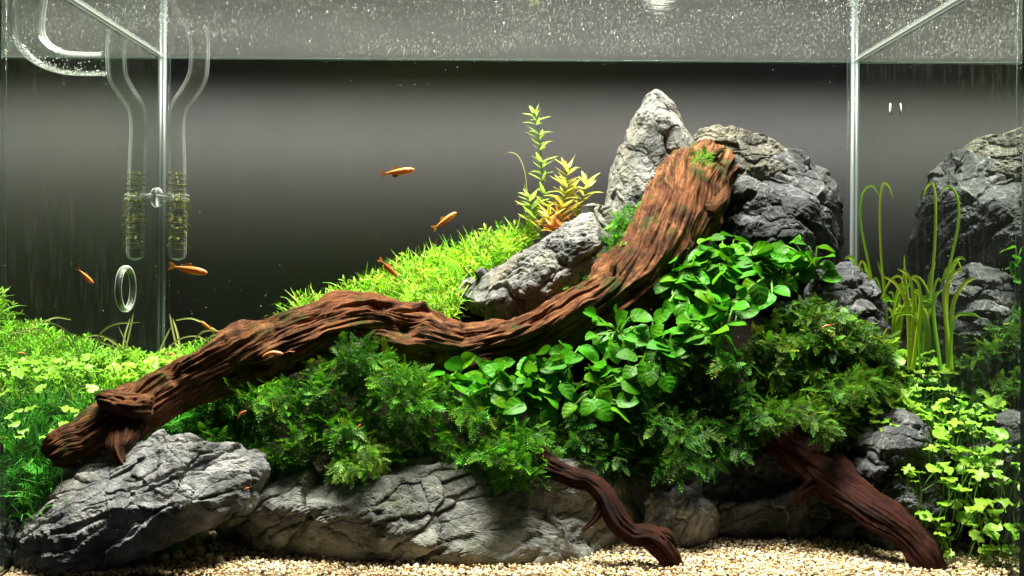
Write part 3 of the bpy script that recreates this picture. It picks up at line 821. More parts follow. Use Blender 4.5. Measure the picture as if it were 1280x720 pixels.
# left lawn: lime sheet at the back, darker green in front
n = 1500
X = rg.uniform(-TW + .004, -.185, n); Y = rg.uniform(.10, .292, n)
Zt = np.interp(Y, [.02, .04, .08, .15, .29], [.080, .095, .119, .132, .134]) + .006 * nz(np.stack([X * 18, Y * 18, 0 * X], 1)) - .014
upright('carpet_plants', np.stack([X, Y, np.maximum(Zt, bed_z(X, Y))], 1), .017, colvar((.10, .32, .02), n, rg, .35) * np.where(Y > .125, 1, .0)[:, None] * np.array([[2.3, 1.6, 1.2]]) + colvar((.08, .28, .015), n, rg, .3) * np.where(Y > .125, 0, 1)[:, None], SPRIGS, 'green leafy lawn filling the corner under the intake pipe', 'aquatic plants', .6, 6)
q = np.stack([rg.uniform(-.297, -.262, 420), rg.uniform(.02, .12, 420)], 1)
upright('hair_grass', np.stack([q[:, 0], q[:, 1], np.interp(q[:, 1], [.02, .04, .08, .15], [.080, .095, .121, .141]) - .03], 1), .034, colvar((.07, .30, .02), 420, rg, .4), BLADES, 'fine dark green hair grass at the picture edge beside the log tip', 'grass', .3, 7)



# ------------------------------------------------------------------ broad leaved plants
def leaf_mesh(name, nu, nv, wfun, fold, droop, wave=0., col=None):
    u = np.linspace(0, 1, nu); v = np.linspace(-1, 1, nv); U, Vv = np.meshgrid(u, v, indexing='ij')
    Wd = wfun(U); x = U; y = Vv * Wd
    z = fold * np.abs(Vv) ** 1.3 * Wd - droop * U * U + wave * np.sin(U * 9 + Vv * 2) * np.abs(Vv)
    V = np.stack([x, y, z], -1).reshape(-1, 3)
    return mesh_np(name, V, grid_faces(nu, nv), True, None if col is None else np.repeat([col], len(V), 0), np.stack([U.ravel(), Vv.ravel()], 1))

ovate = lambda w: (lambda u: w * np.sin(np.pi * np.clip(u, 0, 1) ** .80) ** .58 * (1 - .10 * u) + .004)
ANUB = [leaf_mesh('broad_leaf', 8, 5, ovate(.43), .28, .22, .02), leaf_mesh('broad_leaf', 8, 5, ovate(.46), .15, .35, .03), leaf_mesh('broad_leaf', 8, 5, ovate(.39), .45, .12, .02),
        leaf_mesh('broad_leaf', 8, 5, ovate(.45), .05, .48, .03)]
for m_ in ANUB: m_.materials.append(MANUB)
YOUNG = [m_.copy() for m_ in ANUB]; OLD = [m_.copy() for m_ in ANUB]
for m_ in YOUNG: m_.materials.clear(); m_.materials.append(MANUBY)
for m_ in OLD: m_.materials.clear(); m_.materials.append(MANUBO)
LV = [(543, 463), (567, 456), (585, 450), (601, 456), (623, 463), (593, 477), (612, 479), (641, 479), (628, 492), (589, 499), (666, 474), (655, 474), (680, 490), (664, 496), (617, 517), (641, 521), (598, 522), (687, 521), (677, 439), (669, 457),
      (705, 432), (698, 442), (719, 449), (737, 439), (756, 449), (742, 456), (720, 482), (744, 471), (762, 481), (748, 493), (771, 458), (780, 468), (769, 438), (739, 421), (769, 408), (738, 392), (755, 399), (771, 393), (798, 393), (803, 410),
      (789, 424), (806, 425), (825, 417), (834, 385), (777, 513), (840, 323), (880, 301), (897, 297), (912, 292), (928, 300), (917, 313), (872, 330), (898, 330), (943, 317), (953, 330), (977, 307), (992, 297), (1003, 303), (993, 320), (1032, 307),
      (1030, 319), (1007, 330), (1034, 335), (973, 327), (913, 352), (878, 348), (894, 371), (897, 410), (918, 427), (910, 450), (868, 413), (869, 392), (1040, 347), (967, 352), (632, 455), (650, 492), (610, 500), (575, 480), (700, 470), (690, 458),
      (714, 497), (730, 508), (755, 515), (800, 445), (820, 440), (815, 460), (845, 432), (850, 455), (790, 480), (812, 488)]
rg = np.random.default_rng(9)
ext = poly_sample([(815, 345), (860, 318), (1000, 330), (1010, 345), (960, 375), (915, 400), (880, 430), (850, 440), (835, 410), (838, 370)], 105, rg)
LV += [tuple(e) for e in ext]
LV += [tuple(e) for e in poly_sample([(850, 320), (900, 305), (960, 310), (1020, 312), (1020, 332), (900, 345), (830, 350)], 90, rg)]
LV += [tuple(e) for e in poly_sample([(560, 470), (640, 455), (700, 440), (760, 400), (830, 390), (860, 440), (830, 490), (760, 515), (690, 520), (600, 515)], 105, rg)]
PC = [((560, 476), 'broad leaved plant at the low tip of the row beside the moss'), ((612, 492), 'cluster of round glossy leaves just above the feathery moss cushion'), ((660, 492), 'glossy broad leaved plant with a big dark leaf hanging low'),
      ((704, 456), 'broad leaved plant with cupped leaves against the log underside'), ((748, 478), 'broad leaved plant with drooping leaves over the dark hanging moss'), ((770, 412), 'broad leaved plant standing tall against the bend of the log'),
      ((815, 440), 'broad leaved plant in the middle of the row, half shaded'), ((845, 350), 'broad leaved plant beside the steep part of the log'), ((900, 420), 'broad leaved plant hanging low beside the olive moss mound'),
      ((905, 320), 'bright broad leaved plant at the crest below the log top'), ((960, 340), 'bright broad leaved plant below the big dark stone'), ((1015, 326), 'broad leaved plant at the far end beside the rounded grey brown stone')]
def yd(px, py):      # the plants sit on the log and moss: nearer to the viewer low down
    return float(np.interp(py, [290, 350, 420, 480, 530], [.150, .128, .098, .080, .066])) + (.012 if px > 960 else 0)
plants = []
for (px, py), lab in PC:
    o = thing('broad_leaved_plant', at(px, py + 14, yd(px, py) + .014), lab, 'aquatic plant', 'broad leaved plants on the driftwood'); plants.append(o)
    b = o.location
    P = np.array([b + Vector((t * .022 - .011, .003 * math.sin(9 * t), -.004 + .003 * math.sin(5 * t))) for t in np.linspace(0, 1, 7)])
    tube_obj('rhizome', P, .0022, MSTALK, o, 7)
for (px, py) in LV:
    k = min(range(len(PC)), key=lambda i: (PC[i][0][0] - px) ** 2 + 1.6 * (PC[i][0][1] - py) ** 2); o = plants[k]
    Y = yd(px, py) + rg.uniform(-.008, .010); c = at(px, py, Y); cx, cy_ = PC[k][0]
    ang = math.atan2(-(py - cy_ - 8) * .8, (px - cx)) + rg.normal() * .5
    t = Vector((math.cos(ang), -.55 + rg.normal() * .25, math.sin(ang) * .55 - .18)).normalized()
    nn = Vector((rg.normal() * .5 + .35 * math.cos(ang), -.72 + rg.normal() * .42, .72)).normalized()
    M = axes(np.array(t)[None], np.array(nn)[None])[0]; s = rg.uniform(.0105, .0172)
    kk = rg.random(); lf = obj('leaf', (YOUNG if kk < .2 else OLD if kk > .82 else ANUB)[rg.integers(0, 4)], None, o)
    org = c - Vector(M[:, 0]) * s * .5
    lf.matrix_local = Matrix.Translation(org - o.location) @ Matrix(M.tolist()).to_4x4() @ Matrix.Diagonal((s, s, s, 1))
    b = np.array(o.location) + rg.normal(size=3) * .003; e = np.array(org); mid = (b + e) / 2 + np.array([0, -.002, .002])
    tube_obj('stalk', spline(np.stack([b, mid, e]), 5), np.linspace(.0009, .0006, 5), MSTALK, o, 5, False)


# ------------------------------------------------------------------ round leaved lime plants
def round_leaf(seed):
    rg = np.random.default_rng(seed); n = 18; th = np.linspace(0, 2 * np.pi, n, endpoint=False)
    r = .5 * (.74 + .26 * np.abs(np.cos(1.5 * th)) ** .5) * (1 + .05 * np.cos(9 * th + seed) + .05 * rg.normal(size=n)) * np.where(np.abs(th - np.pi) < .2, .5, 1)
    V = [(0, 0, .0)] + [(r[k] * .55 * math.cos(th[k]), r[k] * .55 * math.sin(th[k]), .045) for k in range(n)] + [(r[k] * math.cos(th[k]), r[k] * math.sin(th[k]), .0 + .09 * rg.normal()) for k in range(n)]
    F3 = np.array([(0, 1 + k, 1 + (k + 1) % n) for k in range(n)]); F4 = np.array([(1 + k, 1 + n + k, 1 + n + (k + 1) % n, 1 + (k + 1) % n) for k in range(n)])
    m_ = mesh_np('round_leaf', np.array(V), [F3, F4]); m_.materials.append(MCLOV); return m_
ROUND = [round_leaf(k) for k in range(5)]

def lime_plants(centres, pts, yfun, size, tilt, group, rg, drop=.03):
    ps = []
    pa = np.array([p[:2] for p in pts]); cc = np.array([c[0] for c in centres], float)
    for _ in range(8):          # let the plants settle among their leaves
        k = ((pa[:, None] - cc[None]) ** 2).sum(2).argmin(1)
        for i in range(len(cc)):
            cc[i] = pa[k == i].mean(0) if (k == i).any() else pa[((pa - cc[i]) ** 2).sum(1).argmin()]
    centres = [(tuple(c), l) for c, (_, l) in zip(cc, centres)]
    for (px, py), lab in centres:
        ps.append(thing('round_leaved_plant', at(px, py + 18, yfun(px, py) + .012), lab, 'aquatic plant', group))
    for px, py, w3 in pts:
        k = min(range(len(ps)), key=lambda i: (centres[i][0][0] - px) ** 2 + (centres[i][0][1] - py) ** 2); o = ps[k]
        c = Vector(w3)
        nn = np.array([rg.normal() * .45, -tilt + rg.normal() * .4, 1.0]); a = rg.uniform(0, 6.28)
        M = axes(np.array([[math.cos(a), math.sin(a), 0.]]), nn[None] / np.linalg.norm(nn))[0]; s = size * rg.uniform(.6, 1.3)
        lf = obj('leaf', ROUND[rg.integers(0, 5)], None, o)
        lf.matrix_local = Matrix.Translation(c - o.location) @ Matrix(M.tolist()).to_4x4() @ Matrix.Diagonal((s, s, s, 1))
        e = np.array(c); b = e + np.array([rg.normal() * .006, .006 + abs(rg.normal()) * .004, -drop * rg.uniform(.5, 1.1)])
        tube_obj('stalk', spline(np.stack([b, (b + e) / 2 + np.array([rg.normal() * .003, -.004, 0]), e]), 6), .00042, MSTALK, o, 4, False)

rg = np.random.default_rng(12)
def side_z(y): return np.interp(y, [.01, .03, .06, .10, .18, .29], [.060, .080, .103, .128, .162, .165])
def px_of(p):
    k = FPX / (CAMD + p[1]); return (VPX + (p[0] - CX) * k, VPY - (p[2] - CZ) * k)
n = 560
Yr = .012 + .19 * rg.random(n) ** .6; Xr = np.minimum(.294, np.interp(Yr, [.0, .06, .12, .2], [.262, .248, .232, .23]) + (1 - rg.random(n) ** .7) * .07); Xr = np.where(rg.random(n) < .25, Xr - rg.random(n) * .03 * (Yr > .09), Xr)
Zr = side_z(Yr) - rg.random(n) ** 1.5 * .045 + .004
RP = np.stack([Xr, Yr, Zr], 1)
pts = [(*px_of(p), p) for p in RP]
lime_plants([((1140, 440), 'lime round leaved plant touching the side of the moss mound'), ((1200, 440), 'lime round leaved plant at the top of the bank below the grass'), ((1255, 445), 'lime round leaved plant high at the side glass'),
             ((1160, 515), 'lime round leaved plant spreading over the dark layered stone'), ((1235, 520), 'lime round leaved plant halfway down the side bank'), ((1215, 600), 'lowest lime round leaved plant trailing towards the gravel'),
             ((1265, 590), 'lime round leaved plant low against the side glass')],
            pts, lambda x, y: float(np.clip(FPX * .29 / max(x - VPX, 1) - CAMD, .012, .19)), .0098, .42, 'lime round leaved plants on the side bank', rg)
def bank(n, x0, x1, y0, y1, zf, thick, size, base, label, seed, out=(0, -.7, .6), hue=.35, temps=MOSS_T):
    rg = np.random.default_rng(seed); X = rg.uniform(x0, x1, n); Y = rg.uniform(y0, y1, n)
    Z = zf(Y) - rg.random(n) ** 2 * thick + .006 * nz(np.stack([X * 30, Y * 30, 0 * X], 1), seed)
    T = np.stack([X, Y, Z], 1); d = np.array(out)[None] + rg.normal(size=(n, 3)) * .7
    M = axes(d, np.array([0, -.35, 1.0])[None] + rg.normal(size=(n, 3)) * .5) * (size * rg.uniform(.55, 1.35, n))[:, None, None]
    V, F, C = instances(temps, M, T, colvar(base, n, rg, hue), rg.integers(0, len(temps), n))
    V[:, 0] = np.clip(V[:, 0], -TW + .001, TW - .001)
    bs = np.array([T[:, 0].mean(), T[:, 1].mean(), T[:, 2].min()])
    return tag(obj('moss', mesh_np('moss', V - bs, F, False, C.clip(0, 1)), MMOSS, loc=bs), label, 'moss', kind='stuff')
bank(1000, .235, .297, .09, .26, lambda y: side_z(y) - .016, .05, .013, (.05, .17, .012), 'dim green moss filling the bank behind the lime round leaves', 37)

def left_z(y): return np.interp(y, [.02, .04, .08, .15, .29], [.080, .095, .119, .132, .134])
bank(1500, -.297, -.19, .03, .21, lambda y: left_z(y) - .010, .05, .016, (.045, .24, .015), 'deep green feathery moss bank beside the pointed log tip', 31, hue=.4)
n = 270
Yl = rg.uniform(.13, .285, n); Xl = rg.uniform(-.294, -.19, n); Xl = np.where(Yl < .17, np.minimum(Xl, -.225), Xl)
n2 = 26; Yl = np.concatenate([Yl, rg.uniform(.03, .10, n2)]); Xl = np.concatenate([Xl, rg.uniform(-.292, -.245, n2)])
pts = [(*px_of(p), p) for p in np.stack([Xl, Yl, left_z(Yl) + .013 - .006 * rg.random(len(Yl))], 1)]
lime_plants([((150, 456), 'lime round leaved plant carpeting the lawn near the log'), ((225, 446), 'lime round leaved plant below the intake pipe in the corner'), ((30, 490), 'lime round leaved runner at the picture edge over the dark moss'),
             ((100, 495), 'lime round leaved runner ending beside the broken branch stub')],
            pts, lambda x, y: float(np.clip(FPX * .285 / max(VPX - x, 1) - CAMD, .03, .25)), .0085, .24, 'lime round leaved plants on the lawn', rg, .015)


# ------------------------------------------------------------------ tall stem plants
def narrow(w, droop): return leaf_mesh('narrow_leaf', 6, 3, lambda u: w * np.sin(np.pi * np.clip(u, .02, 1) ** .6) ** .8 + .003, .3, droop)
def stem_col_mat(name, col, spread=.18): return leaf_mat(name, False, col, .4, .4, vary=spread)
SM = {k: stem_col_mat('stem_leaf_' + k, c) for k, c in dict(green=(.40, .58, .09), yellow=(.66, .64, .10), gold=(.68, .54, .08), orange=(.70, .34, .10)).items()}
NL = {k: [narrow(.125, d) for d in (.1, .35, -.1)] for k in SM}
for k in NL:
    for m_ in NL[k]: m_.materials.append(SM[k])
rg = np.random.default_rng(21)
def stem_plant(path, Y, pairs, ll, kinds, label):
    P = spline(np.array([at(a, b, Y)[:] for a, b in path]), 24)
    o = thing('stem_plant', Vector(P[0]), label, 'aquatic plant', 'tall stem plants behind the pale stone')
    tube_obj('stem', P, np.linspace(.0008, .0005, 24), MSTALK, o, 6)
    for k in range(pairs):
        u = .12 + .88 * k / (pairs - 1); i = min(22, int(u * 23)); c = Vector(P[i]); tg = Vector(P[i + 1] - P[i]).normalized()
        for s in range(3 if k < pairs - 2 else 4):
            a = s * 2.09 + k * 1.05 + rg.uniform(-.3, .3); side = Vector((math.cos(a), math.sin(a) * .8, 0))
            d = (side * (1.0 if u < .93 else .45) + tg * rg.uniform(.35, .8)).normalized(); L = ll * (1 - .35 * u) * rg.uniform(.75, 1.2)
            kd = kinds[min(len(kinds) - 1, int(u * len(kinds)))]
            M = axes(np.array(d)[None], np.array(tg)[None] * .8 + np.array([[0, -.4, .3]]))[0]
            lf = obj('leaf', NL[kd][rg.integers(0, 3)], None, o)
            lf.matrix_local = Matrix.Translation(c - o.location) @ Matrix(M.tolist()).to_4x4() @ Matrix.Diagonal((L, L, L, 1))
stem_plant([(690, 292), (684, 262), (678, 225), (676, 190), (672, 160), (668, 138)], .258, 17, .0165, ['yellow', 'green', 'green', 'green'], 'tallest green stem plant reaching up behind the pale stone')
stem_plant([(700, 292), (703, 265), (707, 238), (710, 208)], .250, 16, .0205, ['orange', 'gold', 'yellow', 'yellow'], 'golden yellow stem plant in front of the tallest green stem')
stem_plant([(712, 290), (720, 270), (728, 250), (733, 228)], .256, 9, .021, ['gold', 'yellow', 'yellow'], 'yellow stem plant leaning towards the pointed stone')
stem_plant([(680, 294), (672, 276), (664, 262), (662, 246)], .252, 9, .021, ['yellow', 'green', 'green'], 'short yellow green stem plant leaning over the lime carpet')
stem_plant([(692, 294), (690, 282), (686, 268)], .240, 6, .019, ['orange', 'orange', 'gold'], 'short orange stem plant at the foot of the golden one')

# ------------------------------------------------------------------ ribbon leaved grass plants, long runners
def ribbon(path, Y, wpx, mt, parent, name='blade', Y2=None):
    n = 14; Ys = np.linspace(Y, Y if Y2 is None else Y2, len(path))
    P = spline(np.array([at(a, b, y)[:] for (a, b), y in zip(path, Ys)]), n); T, N, B = frames(P)
    wd = wpx * (CAMD + Y) / FPX / 2 * np.interp(np.linspace(0, 1, n), [0, .3, .8, 1], [.8, 1, .85, .15])
    side = np.cross(T, (0.35, -1, .1)); side /= np.linalg.norm(side, axis=1)[:, None]
    nb = np.cross(side, T)
    V = np.stack([P - side * wd[:, None], P - nb * wd[:, None] * .35, P + side * wd[:, None]], 1).reshape(-1, 3)
    b = np.array(parent_world(parent))
    return obj(name, mesh_np(name, V - b, grid_faces(n, 3)), mt, parent)

MBL2 = leaf_mat('blade_light', False, (.52, .76, .05), .4, .6)
MBL3 = leaf_mat('blade_rust', False, (.45, .14, .03), .45, .4)
def grass_plant(base, Y, label, blades):
    o = thing('ribbon_grass_plant', at(*base, Y), label, 'aquatic plant', 'ribbon leaved plants in the corner')
    for pth, wpx, mt in blades: ribbon(pth, Y + rg.uniform(-.012, .006), wpx, mt, o)
gb = np.random.default_rng(77)
bl = [([(1108, 440), (1088, 340), (1076, 280), (1078, 244), (1090, 232), (1099, 244)], 3.6, MBLADE), ([(1112, 440), (1102, 330), (1100, 260), (1104, 230), (1112, 234), (1116, 248)], 3.6, MBL2)]
for k in range(26):
    bx_ = 1100 + gb.uniform(-16, 22); ln = gb.uniform(50, 125); dr = gb.choice([-.6, 1]) * gb.uniform(.1, .9); hk = gb.uniform(.72, 1.08)
    pp = [(bx_, 440), (bx_ + dr * ln * .10, 440 - ln * .5), (bx_ + dr * ln * .27, 440 - ln * .86), (bx_ + dr * ln * .44, 440 - ln * gb.uniform(.86, 1.0)), (bx_ + dr * ln * .6, 440 - ln * hk)]
    bl.append(([(min(x, 1131), y) for x, y in pp], gb.uniform(3.0, 5.2), [MBLADE, MBL2, MBL2, MBLADE][k % 4] if k != 7 else MBL3)) if k != 7 else None
grass_plant((1110, 440), .178, 'tall ribbon leaved plant beside the back corner seam', bl)
grass_plant((1130, 425), .135, 'short bright ribbon plant with arching tips above the lime leaves', [
    ([(1136, 462), (1134, 385), (1120, 355), (1104, 345)], 5.5, MBL2), ([(1138, 462), (1142, 380), (1136, 345), (1122, 336)], 5.5, MBL2), ([(1142, 462), (1152, 395), (1150, 370), (1142, 362)], 5, MBLADE), ([(1140, 462), (1150, 385), (1148, 355), (1138, 346)], 5.5, MBL2),
    ([(1150, 462), (1146, 400), (1126, 392), (1110, 398)], 4, MBLADE)])
MSTRAW = leaf_mat('straw_runner', False, (.42, .42, .14), .45, .3)
def runner(label, paths, Y, wpx=2.2):
    a = paths[0][0]; o = thing('runner_grass', at(*a, Y), label, 'aquatic plant', 'thin pale runners over the lawn')
    for p in paths: ribbon(p, Y, wpx, MSTRAW, o, 'blade')
runner('thin pale runner arching over the lawn under the glass ring', [[(115, 440), (125, 418), (145, 405), (175, 403)], [(120, 436), (130, 422), (150, 434)]], .128)
runner('pair of upright straw coloured blades hugging the corner seam', [[(222, 440), (216, 412), (212, 392)], [(226, 442), (222, 418), (216, 398)]], .272, 2.6)
runner('pale runners arching above the log beside the dark backdrop', [[(240, 428), (255, 414), (275, 414), (298, 420)], [(220, 400), (240, 398), (262, 408), (275, 416)], [(258, 425), (270, 418), (300, 416)]], .205)
runner('tangle of straw coloured blades rising behind the lawn corner', [[(196, 446), (206, 424), (214, 408)], [(200, 446), (222, 425), (245, 420), (262, 428)], [(205, 440), (230, 430), (252, 424)]], .255, 2.0)
runner('pale blades rising at the end of the lime carpet by the log', [[(322, 418), (330, 410), (338, 402)], [(302, 416), (312, 405), (330, 403)]], .19)
runner('thin pale thread curling beside the tallest stem plant', [[(660, 250), (656, 215), (648, 195), (636, 190), (628, 195)]], .255, 1.3)


# ------------------------------------------------------------------ fish
MFISH = leaf_mat('fish_orange', False, (.66, .27, .05), .3, .35, spec=.5)
MFIN = leaf_mat('fish_fin', False, (.6, .24, .06), .4, .5)
MEYE = plain('fish_eye', (.01, .01, .01), .1, .6)
MSTRIPE = plain('fish_stripe', (.14, .06, .02), .4)
def fish(px, py, Y, Lpx, deg, label, yaw=0.):
    """Lpx long, head towards deg (0 = to the right of the picture, counter-clockwise)"""
    L = Lpx * (CAMD + Y) / FPX; o = thing('fish', at(px, py, Y), label, 'fish', 'small orange fish')
    prof = np.array([(-.5, .02, .012), (-.42, .036, .02), (-.3, .062, .034), (-.1, .098, .052), (.1, .115, .064), (.28, .108, .064), (.4, .08, .052), (.47, .045, .032), (.5, .008, .008)])
    u = np.linspace(0, 1, 18); i = np.linspace(0, 1, 9); st = np.stack([np.interp(u, i, prof[:, k]) for k in range(3)], 1)
    a = np.linspace(0, 2 * np.pi, 12, endpoint=False)
    V = np.stack([np.repeat(st[:, :1], 12, 1), st[:, 2:3] * np.sin(a)[None], st[:, 1:2] * np.cos(a)[None] - .012 * np.ones((18, 12))], -1).reshape(-1, 3)
    i, j = np.meshgrid(np.arange(17), np.arange(12), indexing='ij'); q = lambda i, j: i * 12 + j % 12
    F = np.stack([q(i, j), q(i + 1, j), q(i + 1, j + 1), q(i, j + 1)], -1).reshape(-1, 4)
    body = obj('body', mesh_np('fish_body', V * L, F), MFISH, o)
    def fin(name, pts, mt=MFIN, y=0.):
        p = np.array([(a, 0, b) for a, b in pts], float); n = len(p); th = .004
        V2 = np.vstack([p + (0, y - th, 0), p + (0, y + th, 0)]) * L; Fq = np.array([(k, (k + 1) % n, n + (k + 1) % n, n + k) for k in range(n)])
        Fc = [np.array([list(range(n))[::-1]]), np.array([list(range(n, 2 * n))])]
        obj(name, mesh_np('fish_' + name, V2, [Fq] + Fc, False), mt, o)
    fin('tail_fin', [(-.44, -.014), (-.60, -.12), (-.70, -.13), (-.62, -.01), (-.70, .11), (-.60, .105), (-.44, .016)])
    fin('dorsal_fin', [(.04, .09), (-.06, .18), (-.20, .16), (-.24, .05)])
    fin('anal_fin', [(-.04, -.10), (-.14, -.19), (-.28, -.15), (-.26, -.05)])
    for s in (-1, 1):
        ev, ef = ico(1); obj('eye', mesh_np('fish_eye', (ev * np.array([.024, .014, .024]) + np.array([.38, s * .05, .012])) * L, ef), MEYE, body)
        sv = np.array([(x, s * (y + .0045), z) for x, y, z in [(-.42, .018, -.004), (-.2, .044, -.004), (.05, .062, -.002), (.25, .065, 0)]]) 
        V3 = np.vstack([sv + (0, 0, .014), sv - (0, 0, .02)]) * L
        obj('side_stripe', mesh_np('fish_stripe', V3, np.array([(k, k + 1, 5 + k, 4 + k) for k in range(3)])), MSTRIPE, body)
    o.rotation_euler = (0, -R(deg), 0) if abs(deg) <= 90 else (0, -R(deg), 0)
    o.rotation_mode = 'XYZ'; o.rotation_euler.z = R(yaw)
fish(500, 214, .16, 37, 8, 'orange fish swimming level high in open water')
fish(558, 274, .16, 32, 35, 'orange fish angled upwards above the lime carpet', 20)
fish(487, 336, .20, 28, -42, 'brownish fish diving towards the lime carpet', 25)
fish(108, 346, .04, 24, -45, 'small orange fish diving beside the glass ring', 15)
fish(239, 337, .115, 42, -10, 'large orange fish beside the corner seam below the intake pipe')
fish(258, 408, .13, 20, 140, 'tiny dim fish above the pale runners near the log')

MSHR = plain('shrimp_red', (.55, .10, .03), .35, .5, (600, (.7, .3, .12)))
def shrimp(px, py, Y, Lpx, deg, label):
    s = Lpx * (CAMD + Y) / FPX; o = thing('shrimp', at(px, py, Y), label, 'shrimp', 'tiny red shrimps')
    P = spline(np.array([(-.5, 0, -.12), (-.3, 0, .0), (0, 0, .08), (.3, 0, .03), (.5, 0, .0)]) * s, 12)
    V, F = tube(P, np.interp(np.linspace(0, 1, 12), [0, .2, .6, .85, 1], [.03, .07, .11, .09, .02]) * s, 8); obj('body', mesh_np('shrimp_body', V, F), MSHR, o)
    for k in range(4):
        x = -.05 + .1 * k; V, F = tube(np.array([(x, -.02, 0), (x + .04, -.08, -.1), (x, -.1, -.2)]) * s, .012 * s, 4); obj('leg', mesh_np('shrimp_leg', V, F), MSHR, o)
    for k in (-1, 1):
        V, F = tube(np.array([(.48, .02 * k, .02), (.75, .08 * k, .12), (1.0, .15 * k, .1)]) * s, .008 * s, 4); obj('antenna', mesh_np('shrimp_antenna', V, F), MSHR, o)
    o.rotation_euler = (0, -R(deg), 0)
shrimp(341, 443, .058, 27, 2, 'red shrimp resting on the log above the moss cushion')
shrimp(302, 518, .05, 15, 40, 'faint red shrimp in the moss near the log tip')
shrimp(448, 535, .04, 11, 60, 'tiny orange shrimp in the middle of the moss cushion')
shrimp(1033, 408, .09, 12, 10, 'tiny orange shrimp on the olive moss mound')
shrimp(213, 443, .15, 11, 5, 'tiny red shrimp on the lawn beside the corner seam')
shrimp(308, 611, .02, 8, 20, 'tiny orange shrimp between the two front stones')

# ------------------------------------------------------------------ glass pipes and ring
Yp = .284
pipe = thing('intake_pipe', at(222, 325, Yp), 'glass intake pipe with slotted algae covered end near the back corner', 'pipe')
sc_ = (CAMD + Yp) / FPX
P = spline(np.array([at(a, b, Yp)[:] for a, b in [(250, 40), (249, 78), (246, 98), (236, 116), (224, 134), (220, 158), (221, 200), (222, 260), (222, 300), (222, 316), (222, 326)]]), 90)
rr = np.interp(np.linspace(0, 1, 90), [0, .2, .4, .9, .955, .985, 1], [12.5, 12.5, 11, 11, 10, 6, .5]) * sc_
tube_obj('glass_tube', P, rr, MTUBE, pipe, 24, False)
tube_obj('inner_wall', P, rr * .8, MTUBE, pipe, 20, False)
rgp = np.random.default_rng(2)
for k, y in enumerate(np.linspace(218, 312, 15)):
    c = at(222, y, Yp); a = np.linspace(0, 2 * np.pi, 22)
    Rk = (11.6 if y < 296 else 9.5) * sc_
    P = np.stack([c.x + Rk * np.cos(a), c.y + Rk * np.sin(a), c.z + .0003 * np.sin(3 * a + k)], 1)
    tube_obj('slot_ring', P, .00025 + .0002 * rgp.random(), MALGAE, pipe, 5, False)
n = 420; a = rgp.uniform(0, 6.28, n); yy = rgp.normal(266, 24, n).clip(216, 308)
T = np.array([at(222, y, Yp)[:] for y in yy]) + np.stack([np.cos(a), np.sin(a), 0 * a], 1) * (11.5 * sc_)
M = axes(np.stack([np.cos(a), np.sin(a), rgp.normal(size=n) * .5], 1), np.tile([0, 0, 1.], (n, 1))) * (.0042 * rgp.uniform(.5, 1.3, n))[:, None, None]
V, F, C = instances(MOSS_T, M, T, colvar((.16, .17, .025), n, rgp, .4))
ao = obj('algae_tuft', mesh_np('algae_tuft', V - np.array(pipe.location), F, False, C.clip(0, 1)), MMOSS, pipe); ao['kind'] = 'stuff'
# suction cup holding the pipe to the side wall
c = at(222, 247, Yp); x0 = -TW + .0008
P = np.array([(x0, c.y, c.z), (x0 + .002, c.y, c.z), (x0 + .004, c.y, c.z), (c.x - .004, c.y, c.z)])
tube_obj('suction_cup', P, np.array([.0085, .0078, .004, .003]), MBUB, pipe, 20)
a = np.linspace(0, 2 * np.pi, 26)
for dz in (-.002, .0015):
    tube_obj('clip_ring', np.stack([c.x + 12.5 * sc_ * np.cos(a), c.y + 12.5 * sc_ * np.sin(a), c.z + dz + 0 * a], 1), .0012, MCLIP, pipe, 7, False)
V, F = tube(np.array([(x0 + .001, c.y - .004, c.z + .001), (c.x - .006, c.y - .0075, c.z - .001), (c.x + .004, c.y - .009, c.z)]), .0016, 7)
obj('clip_arm', mesh_np('clip_arm', V - np.array(pipe.location), F), MCLIP, pipe)

Yo = .016
so = (CAMD + Yo) / FPX
outp = thing('outflow_pipe', at(128, 80, Yo), 'clear glass outflow pipe bending sideways near the water surface', 'pipe')
P = spline(np.array([at(a, b, Yo)[:] for a, b in [(42, -50), (38, -10), (34, 20), (36, 44), (50, 64), (76, 77), (104, 80), (129, 80)]]), 70)
rr = np.interp(np.linspace(0, 1, 70), [0, .3, .5, .7, 1], [21, 21, 19, 15, 14.5]) * so
tube_obj('glass_tube', P, rr, MTUBE, outp, 28, False)
tube_obj('inner_wall', P, rr * .84, MTUBE, outp, 24, False)
tube_obj('glass_lip', np.stack([np.full(26, P[-1][0]), P[-1][1] + 14.5 * so * np.cos(a), P[-1][2] + 14.5 * so * np.sin(a)], 1), .0006, MSEAM, outp, 6, False)
n = 260; u = rgp.uniform(.42, .99, n); k = (u * 69).astype(int); T0, N0, B0 = frames(P)
ph = rgp.normal(0, .9, n); dn = np.array([0, 0, -1.0]); pr = dn - T0[k] * (T0[k] @ dn)[:, None]; pr /= np.linalg.norm(pr, axis=1)[:, None]; sd = np.cross(T0[k], pr)
T = P[k] + (pr * np.cos(ph)[:, None] + sd * np.sin(ph)[:, None]) * (rr[k] * .93)[:, None]
ov, of = ico(1)
V, F, C = instances([(ov, [of])], np.repeat(np.eye(3)[None], n, 0) * rgp.uniform(.00015, .0005, n)[:, None, None], T, np.full((n, 3), .8))
bo = obj('trapped_bubbles', mesh_np('trapped_bubbles', V - np.array(outp.location), F), MWHITE, outp); bo['kind'] = 'stuff'

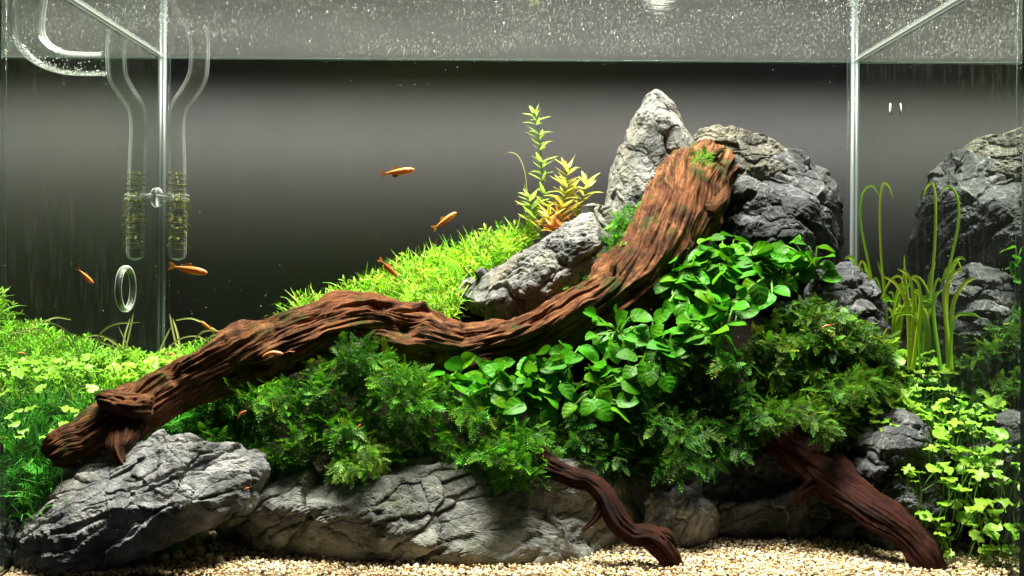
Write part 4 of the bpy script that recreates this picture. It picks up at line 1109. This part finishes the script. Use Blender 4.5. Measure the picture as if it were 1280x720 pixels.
ring = thing('glass_ring', (-TW + .002, .21, .183), 'oval looking glass ring stuck to the side wall above the lawn', 'ring')
a = np.linspace(0, 2 * np.pi, 40); rc = at(157, 361, .21)
P = np.stack([np.full(40, -TW + .0008), .21 + .0165 * np.cos(a), rc.z + .0165 * np.sin(a)], 1)
tube_obj('rim', P, .0019, thin_glass('ring_glass', (.75, .82, .68), .95, .25), ring, 10, False)

# ------------------------------------------------------------------ bubbles and specks
octv = np.array([(1, 0, 0), (-1, 0, 0), (0, 1, 0), (0, -1, 0), (0, 0, 1), (0, 0, -1)], float)
octf = np.array([(0, 2, 4), (2, 1, 4), (1, 3, 4), (3, 0, 4), (2, 0, 5), (1, 2, 5), (3, 1, 5), (0, 3, 5)])
rg = np.random.default_rng(33)
n = 26000
X = rg.uniform(-TW + .004, TW - .004, n); Y = rg.uniform(.03, .285, n)
dens = np.clip(.72 + 1.0 * nz(np.stack([X * 9, Y * 9, 0 * X], 1), 4) - np.clip((Y - .22) / .09, 0, 1) * .75, .03, 1)
k = rg.random(n) < dens; X, Y = X[k], Y[k]; n = len(X)
fa = .5 + 2.2 * (X + .1) + .5 * nz(np.stack([X * 6, Y * 6, 0 * X], 1), 8)
t = np.stack([np.cos(fa), np.sin(fa), 0 * fa], 1)
M = axes(t, np.tile([0, 0, 1.], (n, 1)))
st = rg.uniform(1.0, 2.2, n) + np.clip((X + .05) * 8, 0, 2.2)
S = rg.lognormal(-8.95, .42, n)
M = M * np.stack([S * st, S, S * .45], 1)[:, None, :]
V, F, C = instances([(octv, [octf])], M, np.stack([X, Y, np.full(n, WZ - .0006)], 1), np.full((n, 3), .9))
tag(obj('surface_bubbles', mesh_np('surface_bubbles', V, F), MSPARK), 'sparkling fine bubbles streaming under the water surface', 'bubbles', kind='stuff')
n = 1500
X = rg.uniform(-TW + .01, TW - .01, n); Y = rg.uniform(.02, .29, n); Z = CZ + rg.uniform(-.06, .18, n) + rg.uniform(0, .03, n)
Z = np.minimum(Z, WZ - .004)
M = rot_rand(n) * np.stack([rg.uniform(.0001, .00024, n)] * 3, 1)[:, None, :]; M[:, :, 0] *= rg.choice([1, 1, 1, 3, 5], n)[:, None]
V, F, C = instances([(octv, [octf])], M, np.stack([X, Y, Z], 1), np.full((n, 3), .9))
tag(obj('floating_specks', mesh_np('floating_specks', V, F), plain('speck', (.22, .225, .215), .6)), 'tiny pale specks drifting in the open water', 'particles', kind='stuff')
fl = thing('white_fleck', (TW - .003, .202, at(1113, 143, .202).z), 'short white fleck stuck on the side glass near the back corner seam', 'fleck')
tube_obj('streak', np.array([at(1113, y, .202)[:] for y in (143, 138, 133, 129)]), np.array([.0006, .0010, .0009, .0004]), MWHITE, fl, 7)
